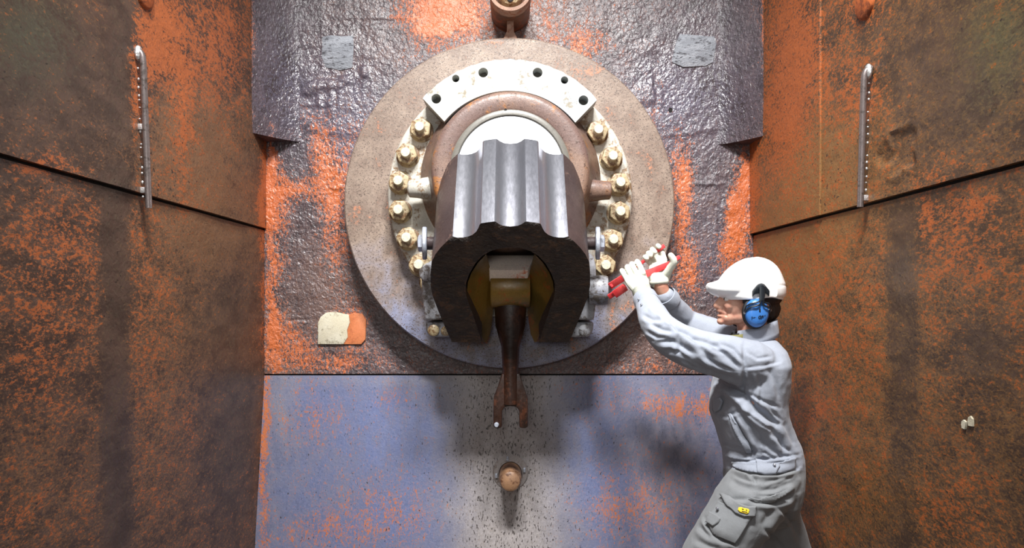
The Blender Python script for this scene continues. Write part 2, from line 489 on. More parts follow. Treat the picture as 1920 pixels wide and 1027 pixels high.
def paint_right(px, py):
    x, y = warp(px, py, 14)
    band = np.exp(-((x - 1690) / 28) ** 4) * sstep(360, 400, y) * (1 - 0.5 * sstep(700, 900, y))
    orange = blobs(x, y, 0.34, [(.38, 1490, 90, 52, 150), (.22, 1455, 260, 45, 90), (.25, 1620, 20, 36, 40), (.2, 1610, 170, 50, 60), (.2, 1740, 400, 14, 40), (.14, 1800, 460, 90, 60), (.12, 1560, 640, 90, 200),
        (.16, 1810, 390, 50, 24), (.12, 1780, 330, 60, 30), (-.30, 1800, 130, 110, 130), (-.22, 1850, 660, 40, 50), (-.12, 1890, 820, 30, 80), (.2, 1528, 770, 12, 20), (.1, 1780, 960, 60, 60), (.3, 1412, 400, 8, 200)])
    orange = orange - 0.28 * band
    brown = blobs(x, y, 0.5, [(.4, 1540, 330, 90, 120), (.35, 1470, 480, 70, 80), (-.25, 1800, 130, 110, 140), (.15, 1600, 760, 150, 220), (-.25, 1850, 660, 60, 60)]) - 0.3 * band
    blue = blobs(x, y, 0.18, [(.55, 1880, 60, 70, 130)])
    gloss = blobs(x, y, 0.45, [(.25, 1800, 130, 150, 140), (.2, 1690, 500, 40, 200)])
    return dict(orange=orange, brown=brown, blue=blue, gloss=gloss, pale=blobs(x, y, .10, []), pits=blobs(x, y, .32, [(.14, 1560, 300, 60, 120)]))

def plate(name, corner, eu, ev, nu, nv, nrm, mat, parent, fn, relief=None, thick=0.02, cut=None):
    """a steel plate as a fine grid: corner + u*eu + v*ev, relief along nrm, edges folded back"""
    corner, eu, ev, nrm = (np.array(v, float) for v in (corner, eu, ev, nrm))
    u, v = np.meshgrid(np.linspace(0, 1, nu), np.linspace(0, 1, nv))
    co = corner + u[..., None] * eu + v[..., None] * ev
    flat = co.reshape(-1, 3)
    if relief is not None:
        flat = flat + relief(flat)[:, None] * nrm
    idx = np.arange(nu * nv).reshape(nv, nu)
    faces = np.stack([idx[:-1, :-1], idx[:-1, 1:], idx[1:, 1:], idx[1:, :-1]], -1).reshape(-1, 4)
    loop = np.concatenate([idx[0, :-1], idx[:-1, -1], idx[-1, :0:-1], idx[:0:-1, 0]])
    back = flat[loop] - nrm * thick
    nb = len(loop)
    bi = np.arange(nb) + nu * nv
    sk = np.stack([loop, bi, np.roll(bi, -1), np.roll(loop, -1)], -1)
    verts = np.concatenate([flat, back])
    allf = np.concatenate([faces, sk])
    if np.dot(np.cross(eu, ev), nrm) < 0: allf = allf[:, ::-1]
    me = bpy.data.meshes.new(name)
    me.from_pydata(verts.tolist(), [], allf.tolist())
    me.shade_smooth(); me.set_sharp_from_angle(angle=math.radians(50))
    paint(me, fn)
    return link(name, me, mat, parent)

def solid_box(name, lo, hi, mat):
    bm = bmesh.new()
    lo, hi = Vector(lo), Vector(hi)
    bm_box(bm, (lo + hi) / 2, hi - lo)
    return link(name, finish(bm, name, 0), mat)

# ------------------------------------------------------------------ the setting
floor = solid_box('floor', (XL - 0.4, -4.3, -0.12), (XR + 0.4, 0.35, 0.0), worn('concrete_floor', lin3(92, 84, 76), lin3(70, 56, 46), lin3(110, 100, 92), 0.4, (0.6, 0.85)))
tag(floor, 'dark stained floor below the steel walls', 'floor', kind='structure')
wall_back = solid_box('wall_back', (XL - 0.35, 0.03, 0.0), (XR + 0.35, 0.30, Z_TOP), M_dark)
tag(wall_back, 'rust and orange painted steel wall behind the round machine', 'wall', kind='structure')
wall_left = solid_box('wall_left', (XL - 0.30, -3.75, 0.0), (XL - 0.022, 0.03, Z_TOP), M_dark)
tag(wall_left, 'dark rusty steel side wall at the left', 'wall', kind='structure')
wall_right = solid_box('wall_right', (XR + 0.022, -3.75, 0.0), (XR + 0.30, 0.03, Z_TOP), M_dark)
tag(wall_right, 'rusty orange brown steel side wall at the right', 'wall', kind='structure')

def relief_back(co):
    x, z = co[:, 0], co[:, 2]
    px, py = pix(co)
    h = (fbm(x, z, 14, 2) - 0.5) * 0.010 + (fbm(x, z, 55, 7, 2) - 0.5) * 0.003
    X, Y = warp(px, py, 5, 0.08, 3)
    # weld lumps and cast marks left and right of the round plate
    for cx, cy, rx, ry, a in ((612, 160, 34, 10, .012), (578, 168, 14, 12, .014), (648, 150, 10, 9, .012), (600, 185, 6, 30, .007), (622, 188, 6, 30, .008), (638, 180, 6, 26, .007),
                              (683, 136, 9, 13, .012), (545, 200, 12, 15, .006), (1215, 180, 26, 20, .006), (1230, 178, 4, 34, -.006), (1330, 345, 30, 4, .006), (590, 205, 40, 5, -.004), (632, 352, 14, 4, .007),
                              (560, 600, 26, 3, -.005), (1370, 390, 20, 10, .004), (700, 40, 60, 4, -.004)):
        h = h + a * np.exp(-(((X - cx) / rx) ** 2 + ((Y - cy) / ry) ** 2) ** 2)
    # shallow raised casting areas
    h = h + 0.006 * sstep(0, 14, 250 - Y - 0.15 * np.abs(X - 960) + 60)
    return h
wl, wr = XL - 0.011, XR + 0.011
plate('plate', (wl, 0, Z_BACK + 0.004), (wr - wl, 0, 0), (0, 0, Z_TOP - Z_BACK - 0.004), 420, 380, (0, -1, 0), M_wall_back, wall_back, paint_back, relief_back, 0.03)
plate('plate', (wl, 0, Z_BACK - 0.004), (wr - wl, 0, 0), (0, -SLOPE * (Z_BACK - 0.006), -(Z_BACK - 0.006)), 300, 160, (0, -1, SLOPE), M_wall_low, wall_back, paint_low,
      lambda c: (fbm(c[:, 0], c[:, 2], 9, 4) - 0.5) * 0.003, 0.03)

def relief_side(seed, amp=0.004):
    return lambda c: (fbm(c[:, 1], c[:, 2], 5, seed) - 0.5) * amp * 2 + (fbm(c[:, 1], c[:, 2], 30, seed + 2, 2) - 0.5) * amp * 0.5

def relief_dent(c):
    px, py = pix(np.column_stack([c[:, 0], np.maximum(c[:, 1], -(D - 1.1)), c[:, 2]]))
    h = relief_side(9)(c)
    X, Y = warp(px, py, 16, 0.045, 6)
    q = np.maximum(np.abs(X - 1690) / 24, np.abs(Y - 285 + 0.3 * (X - 1690)) / 36)
    h = h - 0.007 * sstep(1.15, 0.8, q) + 0.004 * np.exp(-((q - 1.12) / 0.12) ** 2)
    q2 = ((X - 1655) / 14) ** 2 + ((Y - 290) / 16) ** 2
    h = h - 0.010 * np.exp(-q2 * q2)
    # rows of small weld spatter streaks further out
    h = h + 0.004 * np.exp(-((X - 1862 - 6 * np.sin(Y * 0.03)) / 3.0) ** 2) * (fbm(X, Y, 0.1, 3) > 0.5)
    return h
g = 0.005
plate('plate', (XL, 0.0, Z_LEFT + g), (0, -3.7, 0), (0, 0, Z_TOP - Z_LEFT - g), 300, 110, (1, 0, 0), M_wall_left, wall_left, paint_left, relief_side(3), 0.02)
plate('plate', (XL - 0.012, 0.0, 0.004), (0, -3.7, 0), (0, 0, Z_LEFT - g - 0.004), 300, 140, (1, 0, 0), M_wall_left, wall_left, paint_left, relief_side(5), 0.01)
d_seam = D - F * XR / (1540 - HX)
plate('plate', (XR - 0.006, 0.0, Z_RIGHT + g), (0, -d_seam + 0.0015, 0), (0, 0, Z_TOP - Z_RIGHT - g), 70, 150, (-1, 0, 0), M_wall_right, wall_right, paint_right, relief_side(12, 0.003), 0.02)
plate('plate', (XR, -d_seam - 0.0015, Z_RIGHT + g), (0, -3.7 + d_seam, 0), (0, 0, Z_TOP - Z_RIGHT - g), 300, 150, (-1, 0, 0), M_wall_right, wall_right, paint_right, relief_dent, 0.02)
plate('plate', (XR + 0.012, 0.0, 0.004), (0, -3.7, 0), (0, 0, Z_RIGHT - g - 0.004), 300, 140, (-1, 0, 0), M_wall_right, wall_right, paint_right, relief_side(8), 0.01)

# corner wedges that swell out of the back wall above head height
def corner_wedge(x_wall, x_in, z0, dep, sgn):
    nu, nv = 26, 110
    t = np.linspace(0, 1, nu)
    prof_x = x_in + (x_wall - x_in) * t
    prof_d = dep * t ** 1.6 - 0.006 * (1 - t)
    zz = np.linspace(z0, Z_TOP, nv)
    V, Fc = [], []
    for z in zz:
        for x, d in zip(prof_x, prof_d):
            q = (fbm(np.array([x]), np.array([z]), 30, 4)[0] - 0.5) * 0.006
            V.append((x, -d - 0.002 - q, z + (0.012 * (1 - math.cos(t[0])) if False else 0)))
    for j in range(nv - 1):
        for i in range(nu - 1):
            a = j * nu + i
            Fc.append((a, a + 1, a + nu + 1, a + nu))
    base = len(V)
    for x in prof_x: V.append((x, 0.004, z0))
    for i in range(nu - 1):
        Fc.append((i, base + i, base + i + 1, i + 1))
    me = bpy.data.meshes.new('corner_wedge')
    me.from_pydata(V, [], Fc)
    bm = bmesh.new(); bm.from_mesh(me); bmesh.ops.recalc_face_normals(bm, faces=bm.faces); bm.to_mesh(me); bm.free()
    me.shade_smooth(); me.set_sharp_from_angle(angle=math.radians(50))
    paint(me, paint_back)
    o = link('corner_wedge', me, M_wall_back, wall_back)
    return o
corner_wedge(XL, (572 - HX) / sc(0), ZC + (HY - 266) / sc(0), 0.195, -1)
corner_wedge(XR, (1338 - HX) / sc(0), ZC + (HY - 271) / sc(0), 0.195, 1)

# rough bright patches, and the cream painted pads low on the back wall
M_patch = worn('rough_bare_patch', lin3(146, 150, 158), lin3(84, 84, 90), lin3(166, 170, 178), 0.4, (0.3, 0.5), scale=25, fine=70, bump=1.0, bdist=0.012, stretch=(1, 1, 2.2))
M_cream = worn('cream_paint', lin3(196, 188, 164), lin3(150, 140, 118), lin3(206, 200, 180), 0.35, (0.5, 0.8), scale=18, fine=80, bump=0.4, dark=lin3(70, 60, 50), dark_amt=0.25)
M_orange_patch = worn('orange_primer', lin3(192, 112, 68), lin3(172, 94, 56), lin3(200, 122, 78), 0.4, (0.5, 0.8), scale=18, fine=80, bump=0.3, dark=lin3(110, 80, 60), dark_amt=0.2)

def wall_poly(name, pts, thick, mat, parent, bevel=0.003, d=0.0):
    return prism(name, [((px - HX) / sc(0), (HY - py) / sc(0)) for px, py in pts], Matrix(((1, 0, 0, 0), (0, 0, -1, -d), (0, 1, 0, ZC), (0, 0, 0, 1))), -0.01, thick, mat, parent, bevel=bevel)
wall_poly('patch', [(605, 70), (622, 67), (640, 69), (663, 68), (664, 95), (661, 128), (640, 133), (612, 128), (604, 108)], 0.010, M_patch, wall_back)
wall_poly('patch', [(1274, 65), (1300, 67), (1338, 70), (1342, 84), (1336, 118), (1322, 125), (1280, 127), (1259, 118), (1263, 96), (1268, 78)], 0.012, M_patch, wall_back)
wall_poly('cream_pad', [(597, 645), (597, 605), (602, 594), (612, 586), (626, 584), (655, 590), (657, 604), (652, 618), (653, 632), (645, 645)], 0.012, M_cream, wall_back)
wall_poly('orange_pad', [(645, 645), (653, 632), (652, 618), (657, 604), (655, 590), (664, 586), (680, 588), (687, 600), (686, 636), (678, 645)], 0.011, M_orange_patch, wall_back)
wall_poly('cream_pad', [(1318, 648), (1317, 610), (1310, 598), (1300, 590), (1284, 587), (1262, 588), (1262, 648)], 0.022, M_cream, wall_back)
# drilled hole in the back wall at the right of the disc
lathe('drilled_hole', [(0, 0.0), (0.0085, 0.0), (0.0105, 0.002)], frame(P(1257, 206, 0.008), (0, -1, 0)), M_dark, wall_back, 20)
# orange ports high on both side walls, seen at the upper edge
M_port = worn('orange_port_paint', lin3(176, 92, 46), lin3(120, 62, 36), lin3(200, 106, 50), 0.45, (0.5, 0.75), scale=20, fine=90)
def side_port(x, side, px, py, label):
    s = (px - HX) / x
    d = D - F / s
    z = ZC + (HY - py) / s
    r = lathe('round_port', [(0, 0.014), (0.048, 0.014), (0.054, 0.010), (0.058, 0.0), (0.058, -0.01)], frame((x, -d, z), (side, 0, 0)), M_port, None, 36)
    tag(r, label, 'port cover')
side_port(XL, 1, 268, -16, 'small round orange cover high on the left side wall')
side_port(XR, -1, 1624, 4, 'small round orange cover high on the right side wall')
# two chips of cream paint on the right wall
for k, (px, py) in enumerate(((1810, 796), (1823, 791))):
    s = (px - HX) / (XR + 0.012); d = D - F / s
    bm = bmesh.new()
    pts = [(0.010 * math.cos(a) * (0.7 + 0.5 * random.random()), 0.014 * math.sin(a) * (0.7 + 0.5 * random.random())) for a in np.linspace(0, 2 * math.pi, 9)[:-1]]
    bm_prism(bm, pts, frame((XR + 0.012, -d, ZC + (HY - py) / s), (-1, 0, 0), (0, 1, 0)), -0.004, 0.006)
    link('paint_chip', finish(bm, 'paint_chip'), M_cream, wall_right)

# ------------------------------------------------------------------ the machine: bearing assembly
CX = (957 - HX)
M_disc = NT('disc_steel')
def _disc():
    t = M_disc
    v = t.pos(); n1 = t.noise(7, 5, 0.6, v, 0.4); n2 = t.noise(70, 4, 0.7, v); n3 = t.noise(150, 2, 0.6)
    z = t.new('ShaderNodeSeparateXYZ'); t.con(z.inputs[0], v)
    low = t.step(t.math('ADD', z.outputs[2], t.lin(n1, 0.3, 0.7, -0.15, 0.15)), 1.80, 1.35)      # bluish reflected light, painted into the lower half of the disc
    c = t.mix(t.step(n1, 0.35, 0.65), lin3(148, 131, 117), lin3(124, 106, 94))
    c = t.mix(low, c, t.mix(t.step(n1, 0.4, 0.6), lin3(130, 134, 158), lin3(128, 124, 130)))
    c = t.mix(t.step(t.math('ADD', t.math('MULTIPLY', n1, .6), t.math('MULTIPLY', n2, .4)), 0.575, 0.64), c, lin3(180, 122, 92))
    c = t.mix(t.step(n3, 0.56, 0.64), c, lin3(92, 78, 70))
    c = t.mix(1.0, c, t.lin(t.noise(45, 6, 0.8, v), 0.3, 0.7, 0.72, 1.25), 'MULTIPLY')
    t.set(color=c, rough=t.lin(n2, .3, .7, .38, .6), normal=t.bump(t.math('ADD', n2, t.math('MULTIPLY', n1, .5)), 0.3, 0.005))
    return t.m
M_disc = _disc()
M_white = worn('worn_white_paint', lin3(184, 186, 181), lin3(132, 124, 106), lin3(154, 160, 164), 0.36, (0.4, 0.65), scale=11, fine=60, bump=0.25, dark=lin3(120, 108, 92), dark_amt=0.15)
M_ringp = worn('stained_white_ring', lin3(194, 190, 178), lin3(130, 104, 76), lin3(166, 163, 154), 0.45, (0.4, 0.65), scale=16, fine=70, bump=0.3, dark=lin3(100, 84, 66), dark_amt=0.2)
M_nut = worn('oily_nut_paint', lin3(180, 164, 130), lin3(112, 82, 52), lin3(156, 142, 114), 0.55, (0.3, 0.55), scale=34, fine=120, bump=0.4, bdist=0.003, dark=lin3(80, 62, 44), dark_amt=0.25)
M_bolt = worn('bolt_end_paint', lin3(204, 196, 172), lin3(140, 120, 90), None, 0.35, (0.3, 0.5), scale=50, fine=140, bump=0.4, bdist=0.003)
M_house = worn('brown_housing', lin3(122, 98, 84), lin3(152, 102, 58), lin3(104, 84, 78), 0.34, (0.32, 0.55), scale=11, fine=75, bump=0.5, dark=lin3(74, 54, 46), dark_amt=0.4, grain=0.25)
M_bush = worn('grey_bush', lin3(98, 95, 88), lin3(82, 78, 70), None, 0.3, (0.3, 0.5), scale=20, bump=0.1)
M_polish = worn('polished_face', lin3(214, 216, 222), lin3(190, 194, 206), None, 0.3, (0.16, 0.28), scale=8, fine=60, metal=0.15, bump=0.04)  # near-white base stands in for lamp light mirrored by the steel
M_brack = worn('painted_bracket', lin3(160, 162, 168), lin3(94, 88, 84), lin3(126, 130, 142), 0.5, (0.3, 0.55), scale=16, fine=60, bump=0.5, dark=lin3(62, 50, 42), dark_amt=0.3)
M_washer = worn('blue_steel_washer', lin3(168, 174, 186), lin3(120, 122, 130), None, 0.35, (0.25, 0.45), scale=20, metal=0.4, bump=0.2)

d_disc, d_ring, d_plate, d_face = 0.155, 0.225, 0.335, 0.50
asm = empty('bearing_assembly', P(957, 380, 0.0))
tag(asm, 'large round steel bearing plate with bolted white flange and brown hub on the back wall', 'bearing')

def circ(px, py, d):
    return P(px, py, d), sc(d)
Cd, s = circ(955, 380, d_disc)
Rd = 310 / s
lathe('base_disc', [(0, -0.153), (Rd + 0.012, -0.153), (Rd + 0.012, -0.147), (Rd, -0.140), (Rd, -0.006), (Rd - 0.006, 0), (0, 0)], frame(Cd, (0, -1, 0)), M_disc, asm, 128)
# rib between disc and pipe
bm = bmesh.new()
xr = (957 - HX) / sc(0.1)
outl = [(-0.042, -0.03), (0.042, -0.03), (0.028, 0.008), (0.017, 0.030), (0.0155, 0.10), (0.0155, 0.215), (-0.0155, 0.215), (-0.0155, 0.10), (-0.017, 0.030), (-0.028, 0.008)]
top_disc = Cd.z + Rd
bm_prism(bm, outl, Matrix(((1, 0, 0, xr), (0, 0, -1, 0), (0, 1, 0, top_disc), (0, 0, 0, 1))), -0.01, d_disc - 0.002)
M_rib = worn('rusty_rib', lin3(170, 136, 116), lin3(140, 84, 56), lin3(150, 120, 104), 0.4, (0.45, 0.7), scale=30, fine=90)
link('rib', finish(bm, 'rib', 35, 0.003), M_rib, asm)
Cr, s = circ(956, 366, d_ring)
Rr = 229 / s
Rri = 150 / s
lathe('flange_ring', [(Rri, -0.075), (Rr, -0.075), (Rr, -0.006), (Rr - 0.006, 0), (Rri, 0)], frame(Cr, (0, -1, 0)), M_ringp, asm, 128, closed=True)

# nuts
def nut_mesh():
    bm = bmesh.new()
    R = 0.0505
    pts = [(R * math.cos(a), R * math.sin(a)) for a in (math.pi / 3 * k for k in range(6))]
    bm_prism(bm, pts, Matrix(), 0.008, 0.056)
    me1 = bm
    for f in me1.faces: pass
    es = [e for e in bm.edges if abs(e.verts[0].co.z - 0.056) < 1e-5 and abs(e.verts[1].co.z - 0.056) < 1e-5]
    bmesh.ops.bevel(bm, geom=es, offset=0.006, segments=2, profile=0.6, affect='EDGES')
    return finish(bm, 'hex_nut', 30, 0.0015, 1)
def washer_mesh():
    bm = bmesh.new(); bm_lathe(bm, [(0.02, 0.0), (0.055, 0.0), (0.055, 0.007), (0.052, 0.009), (0.02, 0.009)], Matrix(), 28)
    return finish(bm, 'washer')
def boltend_mesh():
    bm = bmesh.new()
    bm_lathe(bm, [(0.0235, 0.05), (0.0235, 0.062), (0.0225, 0.064), (0.0225, 0.068), (0.0235, 0.070), (0.0235, 0.075), (0.0225, 0.077), (0.0225, 0.082), (0.020, 0.088), (0.006, 0.090), (0, 0.088)], Matrix(), 20)
    return finish(bm, 'bolt_end', 30)
me_nut, me_wash, me_bolt = nut_mesh(), washer_mesh(), boltend_mesh()
for m_, q_ in ((me_nut, M_nut), (me_wash, M_nut), (me_bolt, M_bolt)): m_.materials.append(q_)
nut_px = [(788, 240), (762, 288), (748, 340), (748, 394), (763, 446), (786, 496), (1121, 245), (1148, 294), (1162, 343), (1162, 397), (1149, 449), (1135, 497), (806, 528)]
for i, (px, py) in enumerate(nut_px):
    p = P(px, py, d_ring + 0.05); p.y = -d_ring + 0.002
    rz = random.uniform(0, math.pi / 3)
    M = frame(p, (0, -1, 0)) @ Matrix.Rotation(rz, 4, 'Z')
    o = bpy.data.objects.new('hex_nut', me_nut); COL.objects.link(o)
    o.location = p; o.rotation_euler = M.to_euler()
    set_parent(o, asm)
    for nm, me in (('bolt_end', me_bolt), ('washer', me_wash)):
        b = bpy.data.objects.new(nm, me); COL.objects.link(b)
        b.parent = o

# cover plate: thick arc with six holes
Cp, s = circ(955, 328, d_plate)
Ro, Ri = 217 / s, 158 / s
Mp = Matrix(((1, 0, 0, Cp.x), (0, 0, -1, Cp.y), (0, 1, 0, Cp.z), (0, 0, 0, 1)))
a0, a1 = math.radians(138.5), math.radians(40.5)
outer = [(Ro * (1 + 0.006 * math.sin(k * 1.7)) * math.cos(a0 + (a1 - a0) * k / 40), Ro * (1 + 0.004 * math.sin(k * 2.3)) * math.sin(a0 + (a1 - a0) * k / 40)) for k in range(41)]
b0, b1 = math.radians(140.5), math.radians(38.5)
outer += [(Ri * math.cos(b1 + (b0 - b1) * k / 40), Ri * math.sin(b1 + (b0 - b1) * k / 40)) for k in range(41)]
holes = []
for px, py, r in ((818, 185, 9.2), (854.5, 147, 7), (906, 136, 9.2), (1008, 136, 9.2), (1058.5, 150, 7), (1094, 188, 9.2)):
    hx, hy = (px - 955) / s, (328 - py) / s
    holes.append([(hx + r / s * math.cos(2 * math.pi * k / 20), hy + r / s * math.sin(2 * math.pi * k / 20)) for k in range(20)])
cover = prism('cover_plate', outer, Mp, -0.105, 0.0, M_white, asm, holes=holes, bevel=0.0)
for i, hp in enumerate(holes):                                            # bolt ends deep in the drilled holes
    cx = sum(p[0] for p in hp) / 20; cy = sum(p[1] for p in hp) / 20
    r = math.hypot(hp[0][0] - cx, hp[0][1] - cy) * 0.98
    lathe('hole_bottom', [(0, -0.07), (r, -0.07), (r * 1.0, -0.105)], Mp @ Matrix.Translation((cx, cy, 0)), M_dark if i in (1, 4) else M_bush, cover, 20)

# conical hub housing, bush ring and polished shaft end
Cf, s = circ(957, 318, d_face)
Rf = 146 / s
lathe('housing', [(Rf + 0.085, -(d_face - d_ring) - 0.02), (Rf + 0.085, -(d_face - d_ring) + 0.02), (Rf + 0.050, -0.20), (Rf + 0.022, -0.09), (Rf + 0.014, -0.05), (Rf + 0.006, -0.016), (Rf - 0.006, -0.003), (Rf - 0.02, 0.0),
                  (116 / s, 0.0), (113 / s, -0.004), (113 / s, -0.1)], frame(Cf, (0, -1, 0)), M_house, asm, 96)
lathe('bush_ring', [(113 / s, -0.05), (113 / s, -0.002), (110 / s, 0.002), (103 / s, 0.002), (101 / s, -0.002), (101 / s, -0.05)], frame(Cf, (0, -1, 0)), M_bush, asm, 96)
lathe('shaft_face', [(100.4 / s, -0.05), (100.4 / s, -0.004), (99 / s, -0.002), (0, -0.002)], frame(Cf, (0, -1, 0)), M_polish, asm, 96)
lathe('drill_dot', [(0, 0.0015), (0.006, 0.001), (0.006, -0.01)], frame(P(948, 206, d_face), (0, -1, 0)), M_dark, asm, 14)

# stubs that stick out sideways from the hub
for sx, px, py in ((-1, 780, 353), (1, 1131, 357)):
    d = 0.33; q = P(px, py, d)
    lathe('side_stub', [(0, 0.034), (0.034, 0.034), (0.041, 0.028), (0.043, 0.0), (0.047, -0.03), (0.055, -0.08), (0.05, -0.10)], frame(q, (sx, 0, 0)), M_house if sx > 0 else M_ringp, asm, 32)  # left stub gets the paler paint to carry the light on it

# brackets beside the block legs
def bracket(sgn, pts, d0, d1):
    sxy = sc(d1)
    o = prism('bracket', [((px - HX) / sxy, (HY - py) / sxy) for px, py in pts], Matrix(((1, 0, 0, 0), (0, 0, -1, 0), (0, 1, 0, ZC), (0, 0, 0, 1))), d0, d1, M_brack, asm, bevel=0.012, segs=3)
    return o
bl = bracket(-1, [(806, 488), (796, 500), (790, 520), (791, 552), (797, 600), (862, 600), (862, 488)], 0.14, 0.36)
br = bracket(1, [(1100, 470), (1114, 480), (1118, 500), (1119, 560), (1114, 600), (1060, 600), (1060, 470)], 0.14, 0.36)
fl = bracket(-1, [(796, 603), (799, 622), (808, 632), (860, 632), (860, 603)], 0.14, 0.33)
fr = bracket(1, [(1114, 603), (1112, 620), (1104, 632), (1062, 632), (1062, 603)], 0.14, 0.33)
def stud(px, py, d, r, h, par, mat):
    p = P(px, py, d)
    lathe('bolt_head', [(0, h), (r * 0.7, h), (r, h * 0.6), (r, 0), (r * 1.1, -0.006)], frame(p, (0, -1, 0)), mat, par, 16)
stud(813, 619, 0.33, 0.026, 0.014, fl, M_nut)
stud(836, 620, 0.33, 0.022, 0.014, fl, M_nut)
stud(1096, 618, 0.33, 0.026, 0.012, fr, M_brack)
lathe('pin_end', [(0, 0.028), (0.03, 0.028), (0.037, 0.018), (0.039, 0.0), (0.05, -0.02)], frame(P(803, 512, 0.36), (-0.35, -1, 0)), M_brack, bl, 24)
# heavy boss nut on the right bracket, where the worker grips
q = P(1120, 544, 0.40)
lathe('boss', [(0, 0.050), (0.045, 0.050), (0.060, 0.046), (0.065, 0.036), (0.067, 0.0), (0.060, -0.035)], frame(q, (1, -0.12, 0)), M_brack, asm, 36)
boss_end = q + Vector((0.05, 0, 0))

# ------------------------------------------------------------------ grooved block
M_blockm = worn('dark_oily_block', lin3(74, 62, 60), lin3(104, 84, 76), lin3(58, 48, 48), 0.25, (0.28, 0.5), scale=12, fine=70, bump=0.35, metal=0.1)
M_rough = worn('rough_flame_cut_face', lin3(58, 44, 34), lin3(86, 62, 44), lin3(44, 34, 28), 0.4, (0.45, 0.7), scale=20, fine=60, bump=1.0, bdist=0.018, dark=lin3(30, 22, 18), dark_amt=0.35, stretch=(1, 1.6, 1.6))
M_groove = worn('polished_groove', lin3(172, 173, 183), lin3(152, 152, 162), lin3(184, 185, 193), 0.25, (0.21, 0.26), scale=7, fine=90, metal=0.9, bump=0.05, bdist=0.002, grain=0.05, stretch=(1, .3, .3), dark=lin3(96, 92, 92), dark_amt=0.06)

blk = empty('grooved_block', P(957, 330, 0.50))
tag(blk, 'dark horseshoe shaped steel block with three polished grooves jutting from the hub', 'machine block')
beta = math.radians(40)
nF = Vector((0, -math.cos(beta), -math.sin(beta)))
QF = P(957, 443, 0.792)
T_back = Vector((0, 0.262, 0.373))
groove_px = [(848.5, 443), (857, 445), (867, 445), (877, 443.5), (886, 440), (893, 434), (897, 427), (899.5, 420.5), (902, 418.5), (914, 416.5), (927, 415), (930, 416), (935, 419.5), (943, 423), (956.5, 424.5)]
half = [(848.5, 443), (838, 452), (826, 464), (816, 477), (809.5, 491), (807.5, 510), (807.5, 535), (811, 554), (820, 578), (832, 607), (842, 630), (848, 641), (880, 641.5), (903, 641), (896, 618), (886, 588), (876, 560), (873, 545), (874, 530), (880, 513), (891, 494), (904, 480), (920, 470.5), (938, 465), (957, 463)]
def mirror(l): return [(1914 - x, y) for x, y in reversed(l)]
groove_all = groove_px + mirror(groove_px)[1:]
loop_rest = half + mirror(half)[1:]                 # left groove corner, round the outside and the arch, back to the right groove corner
def blk_front(px, py): return on_plane(px, py, QF, nF)
def blk_rear(p):
    t = min(1.0, max(0.02, (-p.y - 0.245) / 0.262))
    return p + T_back * t
bm = bmesh.new()
nL = len(loop_rest)
rest_f = [bm.verts.new(blk_front(*p)) for p in loop_rest]
rest_r = [bm.verts.new(blk_rear(v.co.copy())) for v in rest_f]
for i in range(nL - 1):
    f = bm.faces.new((rest_f[i], rest_f[i + 1], rest_r[i + 1], rest_r[i]))
link('block_body', finish(bm, 'block_body', 40), M_blockm, blk)
# front face as its own mesh, rounded edge rows and rough grid
bm = bmesh.new()
full = loop_rest + mirror(groove_all)[1:-1] if False else loop_rest + list(reversed(groove_all))[1:-1]
vs = [bm.verts.new(blk_front(*p)) for p in full]
f = bm.faces.new(vs)
bmesh.ops.triangulate(bm, faces=[f])
for _ in range(3):
    bmesh.ops.subdivide_edges(bm, edges=[e for e in bm.edges if e.calc_length() > 0.02], cuts=1, use_grid_fill=False)
    bmesh.ops.triangulate(bm, faces=bm.faces[:])
bm.verts.ensure_lookup_table()
for v in bm.verts:
    if v.is_boundary: continue
    x, z = v.co.x, v.co.z
    h = (fbm(np.array([x]), np.array([z]), 22, 3)[0] - 0.5) * 0.020
    v.co += nF * h
link('cut_face', finish(bm, 'cut_face', 60), M_rough, blk)
# grooved working surface
bm = bmesh.new()
rows = 14
gv = []
for k in range(rows + 1):
    t = k / rows
    gv.append([bm.verts.new(blk_front(*p) + T_back * t) for p in groove_all])
for k in range(rows):
    for i in range(len(groove_all) - 1):
        bm.faces.new((gv[k][i], gv[k][i + 1], gv[k + 1][i + 1], gv[k + 1][i]))
link('grooved_face', finish(bm, 'grooved_face', 28), M_groove, blk)
# rear closing face (sits against the hub)
bm = bmesh.new()
vs = [bm.verts.new(blk_rear(blk_front(*p))) for p in loop_rest]
vg = [bm.verts.new(blk_front(*p) + T_back) for p in list(reversed(groove_all))[1:-1]]
bm.faces.new(vs + vg); bmesh.ops.triangulate(bm, faces=bm.faces[:])
link('rear_face', finish(bm, 'rear_face', 0), M_blockm, blk)
# washers on the cross pin, left and right
for sx, px in ((-1, 797), (1, 1120)):
    q = P(px, 456, 0.52)
    w_ = lathe('washer', [(0.02, -0.008), (0.066, -0.008), (0.070, -0.004), (0.070, 0.008), (0.067, 0.011), (0.02, 0.011)], frame(q, (sx, -0.10, 0)), M_washer, blk, 40, closed=True)
    lathe('cross_pin', [(0, 0.030), (0.024, 0.030), (0.028, 0.024), (0.028, -0.09)], frame(q, (sx, 0, 0)), M_blockm, blk, 28)
    lathe('pin_nut', [(0, 0.030), (0.03, 0.030), (0.036, 0.026), (0.036, 0.010)], frame(q, (sx, 0, 0)), M_washer, blk, 6)

